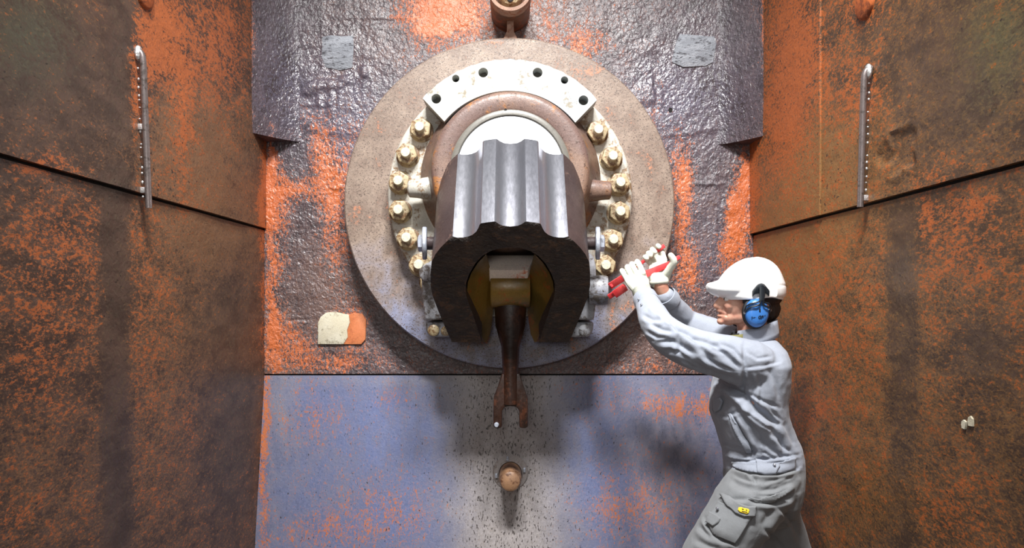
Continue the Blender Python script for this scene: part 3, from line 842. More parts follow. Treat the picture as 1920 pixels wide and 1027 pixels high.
# ------------------------------------------------------------------ hanging fork lever
M_olive = worn('olive_greased_barrel', lin3(132, 102, 44), lin3(150, 84, 38), lin3(96, 78, 36), 0.35, (0.25, 0.45), scale=10, fine=60, bump=0.3)
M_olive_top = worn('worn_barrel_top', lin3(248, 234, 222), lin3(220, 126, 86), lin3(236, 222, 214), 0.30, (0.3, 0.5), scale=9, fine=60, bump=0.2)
M_rod = worn('dark_red_rod', lin3(44, 25, 17), lin3(62, 32, 17), lin3(30, 18, 13), 0.4, (0.3, 0.5), scale=14, fine=60, bump=0.3)
lev = empty('fork_lever', P(957, 545, 0.42))
tag(lev, 'dark hanging lever with olive barrel and forked lower end under the block', 'lever')
dB = 0.50
cB = P(957, 538, dB - 0.095)
rb = 0.090
hw = 38 / sc(dB)
bm = bmesh.new()
bm_lathe(bm, [(0, -hw), (rb, -hw), (rb, hw), (0, hw)], frame(cB, (1, 0, 0)), 48)
link('barrel', finish(bm, 'barrel', 40, 0.006), M_olive, lev)
bm = bmesh.new()
A = [P(904, 478, 0.44), P(1004, 478, 0.44), P(990, 506, 0.515), P(918, 506, 0.515)]
n_ = (A[1] - A[0]).cross(A[3] - A[0]).normalized()
B_ = [p + Vector((0, 0.04, -0.05)) for p in A]
va = [bm.verts.new(p) for p in A]; vb = [bm.verts.new(p) for p in B_]
bm.faces.new(va); bm.faces.new(list(reversed(vb)))
for i in range(4): bm.faces.new((va[i], vb[i], vb[(i + 1) % 4], va[(i + 1) % 4]))
link('barrel_pad', finish(bm, 'barrel_pad', 30, 0.004), M_olive_top, lev)
# cheeks: curved inner flanks on both sides of the barrel
cheek_o = [(912, 474), (896, 490), (883, 510), (876, 528), (874.5, 546), (880, 570), (890, 598), (899, 622), (907, 641)]
cheek_i = [(913, 478), (917, 496), (922, 512), (925, 530), (925, 550), (924.5, 575), (923, 600), (919, 625), (912, 641)]
for mir in (0, 1):
    bm = bmesh.new()
    rows_ = []
    for (ox, oy), (ix, iy) in zip(cheek_o, cheek_i):
        if mir: ox, ix = 1914 - ox, 1914 - ix
        po = blk_front(ox, oy) + Vector((0, 0.045, 0.0)); 
        pi = P(ix, iy, max(0.30, -po.y - 0.16))
        mid = (po + pi) / 2 + Vector((0.012 * (1 if mir else -1), 0, 0))
        back_o = po + Vector((0.03 * (1 if mir else -1), 0.15, 0)); back_i = pi + Vector((0.03 * (1 if mir else -1), 0.03, 0))
        rows_.append([bm.verts.new(p) for p in (po, mid, pi, back_i, back_o)])
    for a, b in zip(rows_[:-1], rows_[1:]):
        for k in range(5):
            bm.faces.new((a[k], a[(k + 1) % 5], b[(k + 1) % 5], b[k]))
    bm.faces.new(rows_[0]); bm.faces.new(list(reversed(rows_[-1])))
    link('cheek', finish(bm, 'cheek', 45), M_olive, lev)
# rod and fork
dR = 0.40
def R2(px, py, d=dR): return P(px, py, d)
bm = bmesh.new()
bm_tube(bm, [R2(957, 560), R2(957, 610), R2(957, 650), R2(957, 700), R2(957, 757)], [(0.05, 0.072), (0.05, 0.066), (0.036, 0.040), (0.032, 0.034), (0.030, 0.034)], 20, hint=(0, 1, 0))
link('rod', finish(bm, 'rod', 50), M_rod, lev)
fo = [(941, 700), (934, 722), (926, 744), (925, 770), (925, 799), (930, 802), (940, 801), (941.5, 796), (941.5, 770), (945, 763.5), (951, 761), (957.5, 760.5)]
fo2 = fo + [(1915 - x, y) for x, y in reversed(fo[:-1])]
s = sc(dR)
prism('fork', [((px - HX) / s, (HY - py) / s) for px, py in fo2], Matrix(((1, 0, 0, 0), (0, 0, -1, 0), (0, 1, 0, ZC), (0, 0, 0, 1))), dR - 0.025, dR + 0.016, M_rod, lev, bevel=0.006)
lathe('fork_pin', [(0, 0.012), (0.008, 0.012), (0.011, 0.006), (0.011, -0.03)], frame(R2(931, 796, dR + 0.016), (0, -1, 0)), M_washer, lev, 16)

# ------------------------------------------------------------------ pipe fitting above, stub below, grab bars
pipe = empty('pipe_fitting', (P(957, 0, 0).x, 0.0, ZC + (HY - 65) / sc(0) + 0.10))
tag(pipe, 'round flanged pipe end at the top edge above the disc rib', 'pipe')
M_pipe = worn('rusty_pipe', lin3(120, 80, 56), lin3(150, 80, 48), lin3(96, 66, 50), 0.4, (0.45, 0.7), scale=14, fine=70)
pc = Vector((P(957, 0, 0).x, 0, ZC + (HY - 65) / sc(0) + 0.104))
lathe('pipe', [(0.096, -0.03), (0.098, 0.26)], frame(pc, (0, -1, 0)), M_pipe, pipe, 56)
lathe('rim', [(0.080, 0.20), (0.098, 0.20), (0.102, 0.255), (0.100, 0.275), (0.086, 0.278), (0.083, 0.272)], frame(pc, (0, -1, 0)), M_rib, pipe, 64, closed=True)
lathe('pipe_inside', [(0.085, 0.272), (0.084, 0.21), (0.07, 0.20), (0, 0.20)], frame(pc, (0, -1, 0)), M_pipe, pipe, 56)
lathe('hub', [(0, 0.255), (0.052, 0.255), (0.058, 0.250), (0.060, 0.20)], frame(pc, (0, -1, 0)), M_nut, pipe, 48)
for k in range(6):
    a = math.pi / 6 + k * math.pi / 3
    c = pc + Vector((0.036 * math.cos(a), -0.255, 0.036 * math.sin(a)))
    lathe('bolt_hole', [(0, 0.001), (0.011, 0.001), (0.013, 0.004), (0.015, 0.004), (0.016, -0.002)], frame(c, (0, -1, 0)), M_dark, pipe, 18)

def low_wall_d(z): return max(0.0, (Z_BACK - z) * SLOPE)
z_st = ZC + (HY - 892) / sc(0.07)
d_st = low_wall_d(z_st)
nst = Vector((0, -1, 0.02)).normalized()
ps = P(957, 885, d_st)
stub = empty('wall_stub', ps)
tag(stub, 'short rounded steel stub sticking out of the blue lower plate', 'stub')
M_stub = worn('rusty_stub', lin3(140, 106, 78), lin3(84, 54, 36), lin3(112, 86, 68), 0.4, (0.35, 0.6), scale=22, fine=90)
M_stubd = worn('dark_stub_ring', lin3(128, 122, 120), lin3(96, 84, 76), None, 0.4, (0.3, 0.5), scale=30)
lathe('stub_body', [(0.053, -0.02), (0.053, 0.13), (0.050, 0.165), (0.044, 0.182), (0.030, 0.190), (0.0, 0.192)], frame(ps, nst), M_stub, stub, 40)
lathe('collar', [(0.055, 0.0), (0.084, 0.0), (0.086, 0.005), (0.083, 0.009), (0.062, 0.010), (0.056, 0.022)], frame(ps, nst), M_stubd, stub, 48)
for k in range(4):
    a = k * math.pi / 2 + 0.2
    u = Vector((math.cos(a), 0, math.sin(a)))
    bm = bmesh.new(); bm_box(bm, ps + u * 0.07 + nst * 0.012, (0.012, 0.014, 0.022)); link('weld_bead', finish(bm, 'weld_bead', 40, 0.003), M_washer, stub)

M_bar = worn('steel_bar', lin3(128, 118, 116), lin3(92, 84, 80), None, 0.4, (0.28, 0.42), scale=30, metal=0.55, bump=0.15)
M_weld = plain('bright_weld', lin3(205, 205, 205), 0.35, 0.6, 0.8, 150)
def grab_bar(xw, side, px0, y0, px1, y1, label, welds):
    off = 0.024
    x = xw + side * off
    def q(px, py, xx=x):
        s = (px - HX) / xx
        return Vector((xx, -(D - F / s), ZC + (HY - py) / s))
    top, bot = q(px0, y0), q(px1, y1)
    b = empty('grab_bar', Vector((xw, top.y, bot.z)))
    tag(b, label, 'grab bar')
    bm = bmesh.new()
    dirv = (bot - top).normalized()
    pts = []
    wt = top + Vector((-side * off, 0, 0)) - dirv * 0.02
    for k in range(8):
        t = k / 7
        pts.append(wt * (1 - t) ** 2 + (top - dirv * 0.025) * 2 * t * (1 - t) + (top + dirv * 0.03) * t * t)
    pts += [top + (bot - top) * t for t in (0.25, 0.5, 0.75, 1.0)]
    bm_tube(bm, pts, 0.0105, 14)
    link('bar', finish(bm, 'bar', 50), M_bar, b)
    for i, t in enumerate(welds):
        p = top + (bot - top) * t
        bm = bmesh.new()
        if t == 0: bm_ellipsoid(bm, wt + Vector((side * 0.010, 0, -0.01)), (0.012, 0.016, 0.026), None, 10, 8)
        else:
            bm_box(bm, p + Vector((-side * off * 0.55, 0, 0)), (off * 1.0, 0.012, 0.020))
        link('weld', finish(bm, 'weld', 40, 0.003 if t else 0), M_weld, b)
    # drip chain of small weld drops behind the bar
    for k in range(17):
        t = 0.08 + 0.85 * (k + random.uniform(-.3, .3)) / 16
        if random.random() < 0.2: continue
        p = top + (bot - top) * t
        bm = bmesh.new(); bm_ellipsoid(bm, Vector((xw + side * 0.006, p.y + random.uniform(-.002, .002), p.z)), (0.004, 0.003, random.uniform(0.002, 0.006)), None, 8, 6)
        link('weld_drop', finish(bm, 'weld_drop', 60), M_weld, b)
grab_bar(XL, 1, 268, 106, 279, 390, 'bent steel grab bar welded to the left side wall', (0, 0.46, 0.88))
grab_bar(XR, -1, 1620, 140, 1613, 388, 'straight steel grab bar welded to the right side wall', (0, 0.93))

# ------------------------------------------------------------------ the worker
def fabric(name, c1, c2):
    t = NT(name)
    n1 = t.noise(6, 4, 0.55); n2 = t.noise(420, 2, 0.6)
    n3 = t.noise(26, 5, 0.6, None, 0.8)
    c = t.mix(t.step(n1, 0.35, 0.65), c1, c2)
    c = t.mix(1.0, c, t.lin(n2, 0.3, 0.7, 0.9, 1.08), 'MULTIPLY')
    b1 = t.bump(n3, 0.12, 0.010)
    t.set(color=c, rough=0.85, spec=0.25, sheen=0.15, normal=t.bump(n2, 0.25, 0.001, b1))
    return t.m
M_cloth = fabric('grey_cotton', lin3(152, 158, 170), lin3(142, 148, 160))
M_leg_light = fabric('grey_cotton_leg_light', lin3(124, 127, 130), lin3(114, 116, 118))  # same coverall cotton, duller: the different light on the legs put into colour
M_seam = plain('seam_thread', lin3(112, 116, 124), 0.9)
M_glove = plain('knitted_glove', lin3(206, 208, 194), 0.9, 0, 0.5, 500, 0.08, 30)
M_helm = plain('white_helmet', lin3(244, 244, 242), 0.28)
M_blackp = plain('black_plastic', lin3(26, 32, 38), 0.35)
M_foam = plain('black_cushion', lin3(22, 22, 26), 0.6)
M_bluep = plain('blue_plastic', lin3(60, 118, 190), 0.35)
M_shirt = plain('black_shirt', lin3(24, 24, 26), 0.9)
M_olsh = plain('olive_lining', lin3(120, 116, 70), 0.9)
M_hair = plain('dark_brown_hair', lin3(48, 34, 26), 0.7, 0, 0.8, 300, 0.3, 120)
M_boot = plain('black_leather', lin3(34, 32, 30), 0.5, 0, 0.3, 120)
M_yellow = plain('yellow_label', lin3(240, 204, 40), 0.6)
M_metal = plain('snap_metal', lin3(170, 174, 182), 0.3, 0.8)
def skin_mat():
    t = NT('skin')
    n = t.noise(30, 4, 0.6)
    t.set(color=t.mix(t.step(n, .35, .65), lin3(214, 164, 140), lin3(198, 140, 118)), rough=0.5, sss=0.08, normal=t.bump(t.noise(300, 3, .6), 0.15, 0.002))
    t.b.inputs['Subsurface Radius'].default_value = (0.01, 0.004, 0.002)
    return t.m
M_skin = skin_mat()

man = empty('person', (0.92, -0.86, 0.0))
tag(man, 'worker in grey coverall, white helmet and blue ear defenders reaching to the machine', 'person')

def section_loft(bm, secs, n=28, power=2.4):
    rings = []
    for py, xl, xr_, dc, hd in secs:
        a, b = P(xl, py, dc), P(xr_, py, dc)
        c = (a + b) / 2; rx = (b.x - a.x) / 2
        ring = []
        for k in range(n):
            t = 2 * math.pi * k / n
            ct, st = math.cos(t), math.sin(t)
            ring.append(bm.verts.new((c.x + rx * math.copysign(abs(ct) ** (2 / power), ct), c.y + hd * math.copysign(abs(st) ** (2 / power), st), c.z)))
        rings.append(ring)
    for A, B in zip(rings[:-1], rings[1:]):
        for k in range(n):
            bm.faces.new((A[k], A[(k + 1) % n], B[(k + 1) % n], B[k]))
    bm.faces.new(rings[0]); bm.faces.new(list(reversed(rings[-1])))

near_arm = [(1408, 682, 1.00), (1372, 672, 1.00), (1325, 660, .985), (1280, 645, .96), (1243, 622, .93), (1224, 592, .84), (1209, 558, .735)]
near_r = [.088, .084, .074, .070, .064, .055, .040]
far_arm = [(1395, 650, .68), (1340, 626, .585), (1290, 606, .52), (1268, 584, .565), (1247, 556, .625)]
far_r = [.085, .066, .056, .050, .042]
near_leg = [(1436, 900, .95), (1395, 955, .985), (1355, 1012, 1.01), (1318, 1072, 1.02)]
near_lr = [.118, .118, .104, .088]
far_leg = [(1432, 895, .76), (1450, 958, .75), (1473, 1022, .735), (1487, 1072, .725)]
far_lr = [.115, .098, .088, .082]
near_leg = [P(*p) for p in near_leg] + [Vector((0.70, -1.02, 0.30)), Vector((0.72, -1.00, 0.075))]
near_lr += [.082, .078]
far_leg = [P(*p) for p in far_leg] + [Vector((1.085, -.62, 0.26)), Vector((1.07, -.53, 0.075))]
far_lr += [.078, .075]
torso = [(632, 1396, 1444, .853, .075), (642, 1384, 1453, .853, .12), (656, 1370, 1461, .855, .185), (680, 1358, 1465, .86, .215), (720, 1346, 1465, .86, .205), (750, 1338, 1463, .86, .195), (775, 1337, 1468, .86, .19),
         (800, 1345, 1478, .855, .185), (830, 1354, 1493, .85, .18), (852, 1360, 1499, .85, .18), (875, 1365, 1497, .85, .18), (900, 1366, 1493, .85, .19), (930, 1376, 1485, .85, .19), (955, 1395, 1478, .85, .16), (975, 1405, 1460, .85, .10)]

bm = bmesh.new()
section_loft(bm, torso)
capsule_chain(bm, [P(*p) for p in near_arm], near_r, 20, 5)
capsule_chain(bm, [P(*p) for p in far_arm], far_r, 20, 5)
capsule_chain(bm, near_leg, near_lr, 24, 6)
capsule_chain(bm, far_leg, far_lr, 24, 6)
cov = remeshed(bm, 'coverall', 0.0045, 12, 0.5)

def folds(me, lines, face=(0, -1, 0)):
    """press creases and ridges into the cloth; lines: (points, width px, depth m)"""
    co, no = get_co(me), get_no(me)
    px, py = pix(co)
    vis = np.clip((no @ np.array(face)) * 2.2 + 0.35, 0, 1)
    disp = np.zeros(len(co))
    for pts, w, a in lines:
        best = np.full(len(co), 1e9); sd = np.zeros(len(co)); tt = np.zeros(len(co))
        L = sum(math.dist(p, q) for p, q in zip(pts[:-1], pts[1:])); acc = 0
        for (x0, y0), (x1, y1) in zip(pts[:-1], pts[1:]):
            dx, dy = x1 - x0, y1 - y0; l2 = dx * dx + dy * dy; l = math.sqrt(l2)
            t = np.clip(((px - x0) * dx + (py - y0) * dy) / l2, 0, 1)
            qx, qy = px - x0 - t * dx, py - y0 - t * dy
            dd = np.hypot(qx, qy); s_ = (dx * (py - y0) - dy * (px - x0)) / l
            m = dd < best
            best = np.where(m, dd, best); sd = np.where(m, np.sign(s_) * dd, sd); tt = np.where(m, (acc + t * l) / L, tt)
            acc += l
        env = np.clip(np.minimum(tt, 1 - tt) * 5 + 0.25, 0, 1)
        disp += a * env * (-np.exp(-(sd / w) ** 2) + 0.75 * np.exp(-((sd - 1.9 * w) / (1.3 * w)) ** 2))
    put_co(me, co + no * (disp * vis)[:, None])

co = get_co(cov); no = get_no(cov)
n0 = (fbm(co[:, 0] + co[:, 1] * .7, co[:, 2], 9, 3, 3) - .5) * 0.012 + (fbm(co[:, 0] - co[:, 1], co[:, 2] * 1.4, 22, 8, 2) - .5) * 0.003
put_co(cov, co + no * n0[:, None])
folds(cov, [
    # sleeve towards the camera
    ([(1262, 612), (1300, 634), (1352, 650)], 5, .010), ([(1236, 640), (1262, 640), (1300, 662)], 5, .009), ([(1218, 606), (1240, 618), (1262, 622)], 4, .008), ([(1205, 590), (1224, 600), (1246, 598)], 4, .006),
    ([(1292, 626), (1318, 655), (1340, 690)], 5, .007), ([(1330, 640), (1362, 668), (1390, 690)], 6, .009), ([(1350, 642), (1375, 655), (1396, 680)], 4, .008), ([(1300, 680), (1340, 700), (1385, 712)], 5, .007),
    ([(1222, 570), (1236, 584), (1250, 590)], 4, .006), ([(1250, 655), (1275, 660), (1292, 676)], 4, .006), ([(1270, 625), (1276, 645), (1270, 665)], 4, .005),
    # armhole and yoke seams
    ([(1394, 650), (1398, 690), (1392, 728), (1386, 742)], 4, .008), ([(1396, 690), (1430, 686), (1462, 678)], 2.5, .0035), ([(1374, 726), (1392, 740), (1420, 764)], 6, .012), ([(1340, 712), (1362, 726), (1390, 738)], 5, .016),
    # chest and back
    ([(1392, 735), (1412, 765), (1455, 792)], 7, .013), ([(1400, 752), (1430, 778), (1462, 800)], 6, .009), ([(1386, 770), (1408, 800), (1428, 838)], 6, .010), ([(1420, 700), (1428, 730), (1424, 760)], 3, .004),
    ([(1372, 776), (1388, 812), (1412, 850)], 5, .008), ([(1440, 800), (1462, 822), (1472, 850)], 5, .009), ([(1432, 828), (1446, 842), (1466, 856)], 4, .006), ([(1470, 790), (1480, 812), (1492, 836)], 6, .006),
    ([(1356, 842), (1378, 846), (1414, 850)], 5, .014), ([(1355, 828), (1372, 836), (1396, 840)], 4, .009), ([(1342, 776), (1362, 780), (1390, 768)], 3, .005), ([(1440, 690), (1456, 720), (1462, 750)], 5, .005),
    # waist
    ([(1366, 874), (1400, 884), (1428, 888), (1460, 888), (1494, 878)], 3.2, .012), ([(1366, 858), (1400, 864), (1440, 860), (1498, 852)], 2.5, .006),
    # seat and thighs
    ([(1402, 886), (1412, 895), (1418, 903)], 3, .008), ([(1412, 938), (1450, 942), (1486, 928)], 5, .013), ([(1426, 920), (1455, 916), (1486, 902)], 5, .010), ([(1432, 904), (1452, 900), (1474, 892)], 4, .006),
    ([(1372, 900), (1384, 910), (1410, 918)], 6, .006), ([(1352, 930), (1372, 936), (1402, 936)], 4, .005), ([(1428, 990), (1446, 960), (1462, 944)], 7, .008), ([(1432, 990), (1450, 1006), (1470, 1030)], 4, .006),
    ([(1308, 985), (1330, 1004), (1370, 1020)], 5, .008), ([(1318, 965), (1340, 1000), (1380, 1016)], 4, .007), ([(1304, 1012), (1330, 1024), (1352, 1030)], 5, .007), ([(1470, 960), (1490, 985), (1500, 1015)], 6, .006),
    # finer creases
    ([(1255, 600), (1272, 618), (1296, 628)], 3, .005), ([(1232, 574), (1244, 596), (1262, 606)], 2.6, .004), ([(1310, 640), (1334, 656), (1362, 662)], 3, .004), ([(1318, 668), (1346, 684), (1376, 694)], 3, .005),
    ([(1212, 620), (1232, 632), (1252, 632)], 2.6, .004), ([(1276, 672), (1300, 688), (1326, 696)], 3, .005), ([(1402, 660), (1420, 672), (1446, 668)], 3, .004), ([(1404, 700), (1412, 722), (1410, 744)], 2.6, .004),
    ([(1398, 770), (1424, 792), (1452, 806)], 3, .006), ([(1404, 790), (1424, 814), (1436, 846)], 3, .005), ([(1378, 790), (1396, 822), (1416, 846)], 2.6, .005), ([(1446, 812), (1470, 838), (1486, 850)], 3, .005),
    ([(1440, 760), (1452, 776), (1466, 788)], 3, .005), ([(1362, 848), (1390, 856), (1416, 858)], 2.6, .006), ([(1430, 846), (1440, 852), (1454, 860)], 2.2, .004), ([(1400, 736), (1430, 752), (1460, 764)], 3.5, .006),
    ([(1378, 892), (1398, 900), (1420, 906)], 2.6, .005), ([(1424, 890), (1424, 900), (1428, 908)], 2.2, .003), ([(1440, 912), (1462, 906), (1484, 894)], 3, .005), ([(1420, 930), (1450, 930), (1480, 914)], 3, .006),
    ([(1330, 996), (1352, 1012), (1388, 1022)], 3, .005), ([(1322, 975), (1330, 992), (1352, 1004)], 2.6, .004), ([(1456, 950), (1478, 970), (1494, 1000)], 3, .004)])
coverall = link('coverall', cov, M_cloth, man)
cov.materials.append(M_leg_light)
co = get_co(cov); cpx, cpy = pix(co)
fv = np.array([sum(cpy[i] - (874 + 0.03 * (cpx[i] - 1430)) for i in p.vertices) / len(p.vertices) for p in cov.polygons])
body_m = np.array([1.0 if all(co[i, 2] < 1.05 for i in p.vertices) else 0.0 for p in cov.polygons])
cov.polygons.foreach_set('material_index', ((fv > 6) & (body_m > 0)).astype(np.int32))
cov.update()

def surf_patch(name, pts, d_guess, mat, parent, thick=0.006, res=4.0, lift=0.004, tree=[None]):
    """a cloth piece laid on the coverall: polygon given by its outline, draped on the near surface"""
    from mathutils.bvhtree import BVHTree
    if tree[0] is None:
        tree[0] = BVHTree.FromPolygons([tuple(v.co) for v in cov.vertices], [tuple(p.vertices) for p in cov.polygons])
    C = Vector((0, -D, ZC))
    bm = bmesh.new()
    vs = [bm.verts.new((x, -y, 0)) for x, y in pts]
    f = bm.faces.new(vs)
    bmesh.ops.triangulate(bm, faces=[f])
    for _ in range(4):
        es = [e for e in bm.edges if e.calc_length() > res]
        if not es: break
        bmesh.ops.subdivide_edges(bm, edges=es, cuts=1)
        bmesh.ops.triangulate(bm, faces=bm.faces[:])
    for v in bm.verts:
        px_, py_ = v.co.x, -v.co.y
        r = Vector(((px_ - HX) / F, 1.0, (HY - py_) / F)).normalized()
        hit = tree[0].ray_cast(C, r)
        if hit[0] is None: v.co = P(px_, py_, d_guess)
        else: v.co = hit[0] + hit[1] * lift + Vector((0, -0.001, 0))
    for _ in range(4): bmesh.ops.smooth_vert(bm, verts=[v for v in bm.verts if not v.is_boundary], factor=0.5, use_axis_x=True, use_axis_y=True, use_axis_z=True)
    bmesh.ops.recalc_face_normals(bm, faces=bm.faces)
    if sum(f.normal.y for f in bm.faces) > 0: bmesh.ops.reverse_faces(bm, faces=bm.faces[:])
    me = finish_open(bm, name)
    o = link(name, me, mat, parent)
    m = o.modifiers.new('thickness', 'SOLIDIFY'); m.thickness = thick; m.offset = 1.0
    return o
def finish_open(bm, name):
    me = bpy.data.meshes.new(name); bm.to_mesh(me); bm.free(); me.shade_smooth(); return me
def surf_point(px, py, lift=0.008):
    from mathutils.bvhtree import BVHTree
    t = surf_patch.__defaults__[-1][0]
    C = Vector((0, -D, ZC)); r = Vector(((px - HX) / F, 1.0, (HY - py) / F)).normalized()
    h = t.ray_cast(C, r)
    return (h[0] + h[1] * lift, h[1]) if h[0] is not None else (P(px, py, 1.0), Vector((0, -1, 0)))

surf_patch('belt', [(1374, 864), (1400, 868), (1430, 868), (1465, 864), (1490, 857), (1489, 878), (1462, 885), (1428, 886), (1398, 882), (1376, 876)], .98, M_cloth, coverall, 0.003)
tabo = surf_patch('belt_tab', [(1418, 864), (1440, 866), (1458, 866), (1460, 876), (1452, 886), (1432, 887), (1420, 884)], .99, M_cloth, coverall, 0.006, lift=0.006)
surf_patch('chest_pocket', [(1341, 750), (1354, 746), (1358, 752), (1352, 768), (1344, 773), (1340, 768)], .95, M_cloth, coverall, 0.007)
surf_patch('side_pocket', [(1366, 778), (1374, 776), (1402, 828), (1412, 848), (1400, 846), (1380, 812)], .98, M_cloth, coverall, 0.006)
surf_patch('cargo_pocket', [(1350, 940), (1338, 960), (1325, 985), (1346, 1003), (1378, 1016), (1400, 980), (1412, 962)], 1.1, M_leg_light, coverall, 0.010)
surf_patch('pocket_flap', [(1352, 930), (1370, 938), (1404, 948), (1419, 948), (1412, 966), (1394, 968), (1380, 962), (1366, 948), (1356, 938)], 1.1, M_leg_light, coverall, 0.017)
surf_patch('small_pocket', [(1336, 962), (1348, 968), (1354, 974), (1350, 981), (1341, 988), (1330, 978)], 1.1, M_leg_light, coverall, 0.017)
surf_patch('hip_pocket_flap', [(1402, 932), (1426, 934), (1450, 926), (1470, 920), (1472, 926), (1450, 937), (1426, 943)], 1.05, M_leg_light, coverall, 0.005)
lb = surf_patch('label', [(1386, 950), (1389, 949), (1402, 952), (1404, 955), (1402, 962), (1399, 963), (1386, 959), (1384.5, 956)], 1.12, M_yellow, coverall, 0.003, lift=0.021, res=3)
for k, pts in enumerate(([(1390.5, 953), (1393, 953.6), (1393, 955), (1390.5, 954.4)], [(1397, 954.4), (1399.5, 955), (1399.5, 956.4), (1397, 955.8)], [(1390, 957), (1400, 959.2), (1400, 960.2), (1390, 958)])):
    surf_patch('label_mark', pts, 1.13, M_boot, coverall, 0.001, lift=0.0245, res=5)
for px, py, par in ((1449, 875, coverall), (1199, 562, coverall), (1204, 572, coverall), (1350, 957, coverall)):
    p, n = surf_point(px, py, 0.018 if py < 900 and px > 1300 else (0.004 if px < 1300 else 0.024))
    lathe('snap_button', [(0, 0.003), (0.003, 0.003), (0.0048, 0.0015), (0.005, -0.004)], frame(p, n), M_metal, par, 14)

# collar and undershirt
def neck_ring(name, cx, cy, d, rx, ry, h, tilt, mat, parent, thick, lean=0.0, open_front=0.0):
    bm = bmesh.new(); n = 36
    c = P(cx, cy, d)
    rows_ = []
    for j in range(5):
        t = j / 4
        row = []
        for k in range(n + (0 if not open_front else 1)):
            a0 = math.pi + open_front
            a = (a0 + (2 * math.pi - 2 * open_front) * k / n) if open_front else 2 * math.pi * k / n
            x = rx * (1 - 0.10 * t) * math.cos(a); y = ry * (1 - 0.10 * t) * math.sin(a)
            row.append(bm.verts.new((c.x + x + lean * t * h, c.y + y, c.z + t * h + tilt * x)))
        rows_.append(row)
    m = len(rows_[0])
    for A, B in zip(rows_[:-1], rows_[1:]):
        for k in range(m if not open_front else m - 1):
            bm.faces.new((A[k], A[(k + 1) % m], B[(k + 1) % m], B[k]))
    me = finish_open(bm, name); o = link(name, me, mat, parent)
    s_ = o.modifiers.new('t', 'SOLIDIFY'); s_.thickness = thick; s_.offset = 0
    return o
neck_ring('collar', 1414, 640, .853, .083, .088, .062, 0.30, M_cloth, coverall, 0.010, 0.05, 0.35)
neck_ring('lining', 1404, 640, .853, .070, .074, .040, 0.25, M_olsh, coverall, 0.006)
neck_ring('shirt', 1402, 642, .853, .062, .066, .045, 0.2, M_shirt, man, 0.006)

# body: one continuous skin mesh, head to hands and feet (most of it under the clothes)
HD = 0.853
bm = bmesh.new()
hc = P(1408, 548, HD)
bm_ellipsoid(bm, P(1410, 540, HD), (0.094, 0.074, 0.098), None, 28, 20)           # skull
bm_ellipsoid(bm, P(1383, 568, HD), (0.066, 0.060, 0.072), None, 24, 18)           # face
bm_ellipsoid(bm, P(1366, 592, HD), (0.036, 0.040, 0.036), None, 20, 14)           # jaw front
bm_ellipsoid(bm, P(1386, 592, HD), (0.050, 0.054, 0.034), None, 20, 14)           # jaw
bm_ellipsoid(bm, P(1352, 602, HD), (0.0155, 0.020, 0.0135), None, 14, 10)         # chin
capsule_chain(bm, [P(1359, 553, HD), P(1350, 564, HD), P(1343.5, 573, HD)], [.010, .012, .0125], 12, 4)   # nose
for sy in (-1, 1):
    bm_ellipsoid(bm, P(1350, 576, HD) + Vector((0, sy * 0.012, 0)), (0.011, 0.008, 0.008), None, 10, 8)    # nostril wings
    bm_ellipsoid(bm, P(1361, 573, HD) + Vector((0, sy * 0.034, 0)), (0.020, 0.020, 0.018), None, 12, 8)    # cheeks
    bm_ellipsoid(bm, P(1360, 551, HD) + Vector((0, sy * 0.028, 0)), (0.018, 0.026, 0.010), None, 12, 8)    # brows
    bm_ellipsoid(bm, P(1420, 566, HD) + Vector((0.0, sy * 0.079, 0)), (0.018, 0.010, 0.030), None, 12, 10) # ears
bm_ellipsoid(bm, P(1349, 583.5, HD), (0.011, 0.022, 0.0065), None, 14, 8)         # upper lip
bm_ellipsoid(bm, P(1350, 592, HD), (0.0115, 0.020, 0.0065), None, 14, 8)          # lower lip
capsule_chain(bm, [P(1408, 580, HD), P(1410, 612, HD), P(1414, 645, HD)], [.056, .054, .062], 20, 4)      # neck
inner = [(py, xl + 9, xr_ - 9, dc, max(0.03, hd - 0.022)) for py, xl, xr_, dc, hd in torso]
section_loft(bm, inner[1:])
capsule_chain(bm, [P(*p) for p in near_arm] + [P(1204, 545, .712)], [r * 0.68 for r in near_r] + [.027], 16, 4)
capsule_chain(bm, [P(*p) for p in far_arm] + [P(1238, 533, .645)], [r * 0.66 for r in far_r] + [.029], 16, 4)
capsule_chain(bm, near_leg, [r * 0.74 for r in near_lr], 18, 4)
capsule_chain(bm, far_leg, [r * 0.74 for r in far_lr], 18, 4)
body = remeshed(bm, 'body', 0.0038, 3, 0.5)
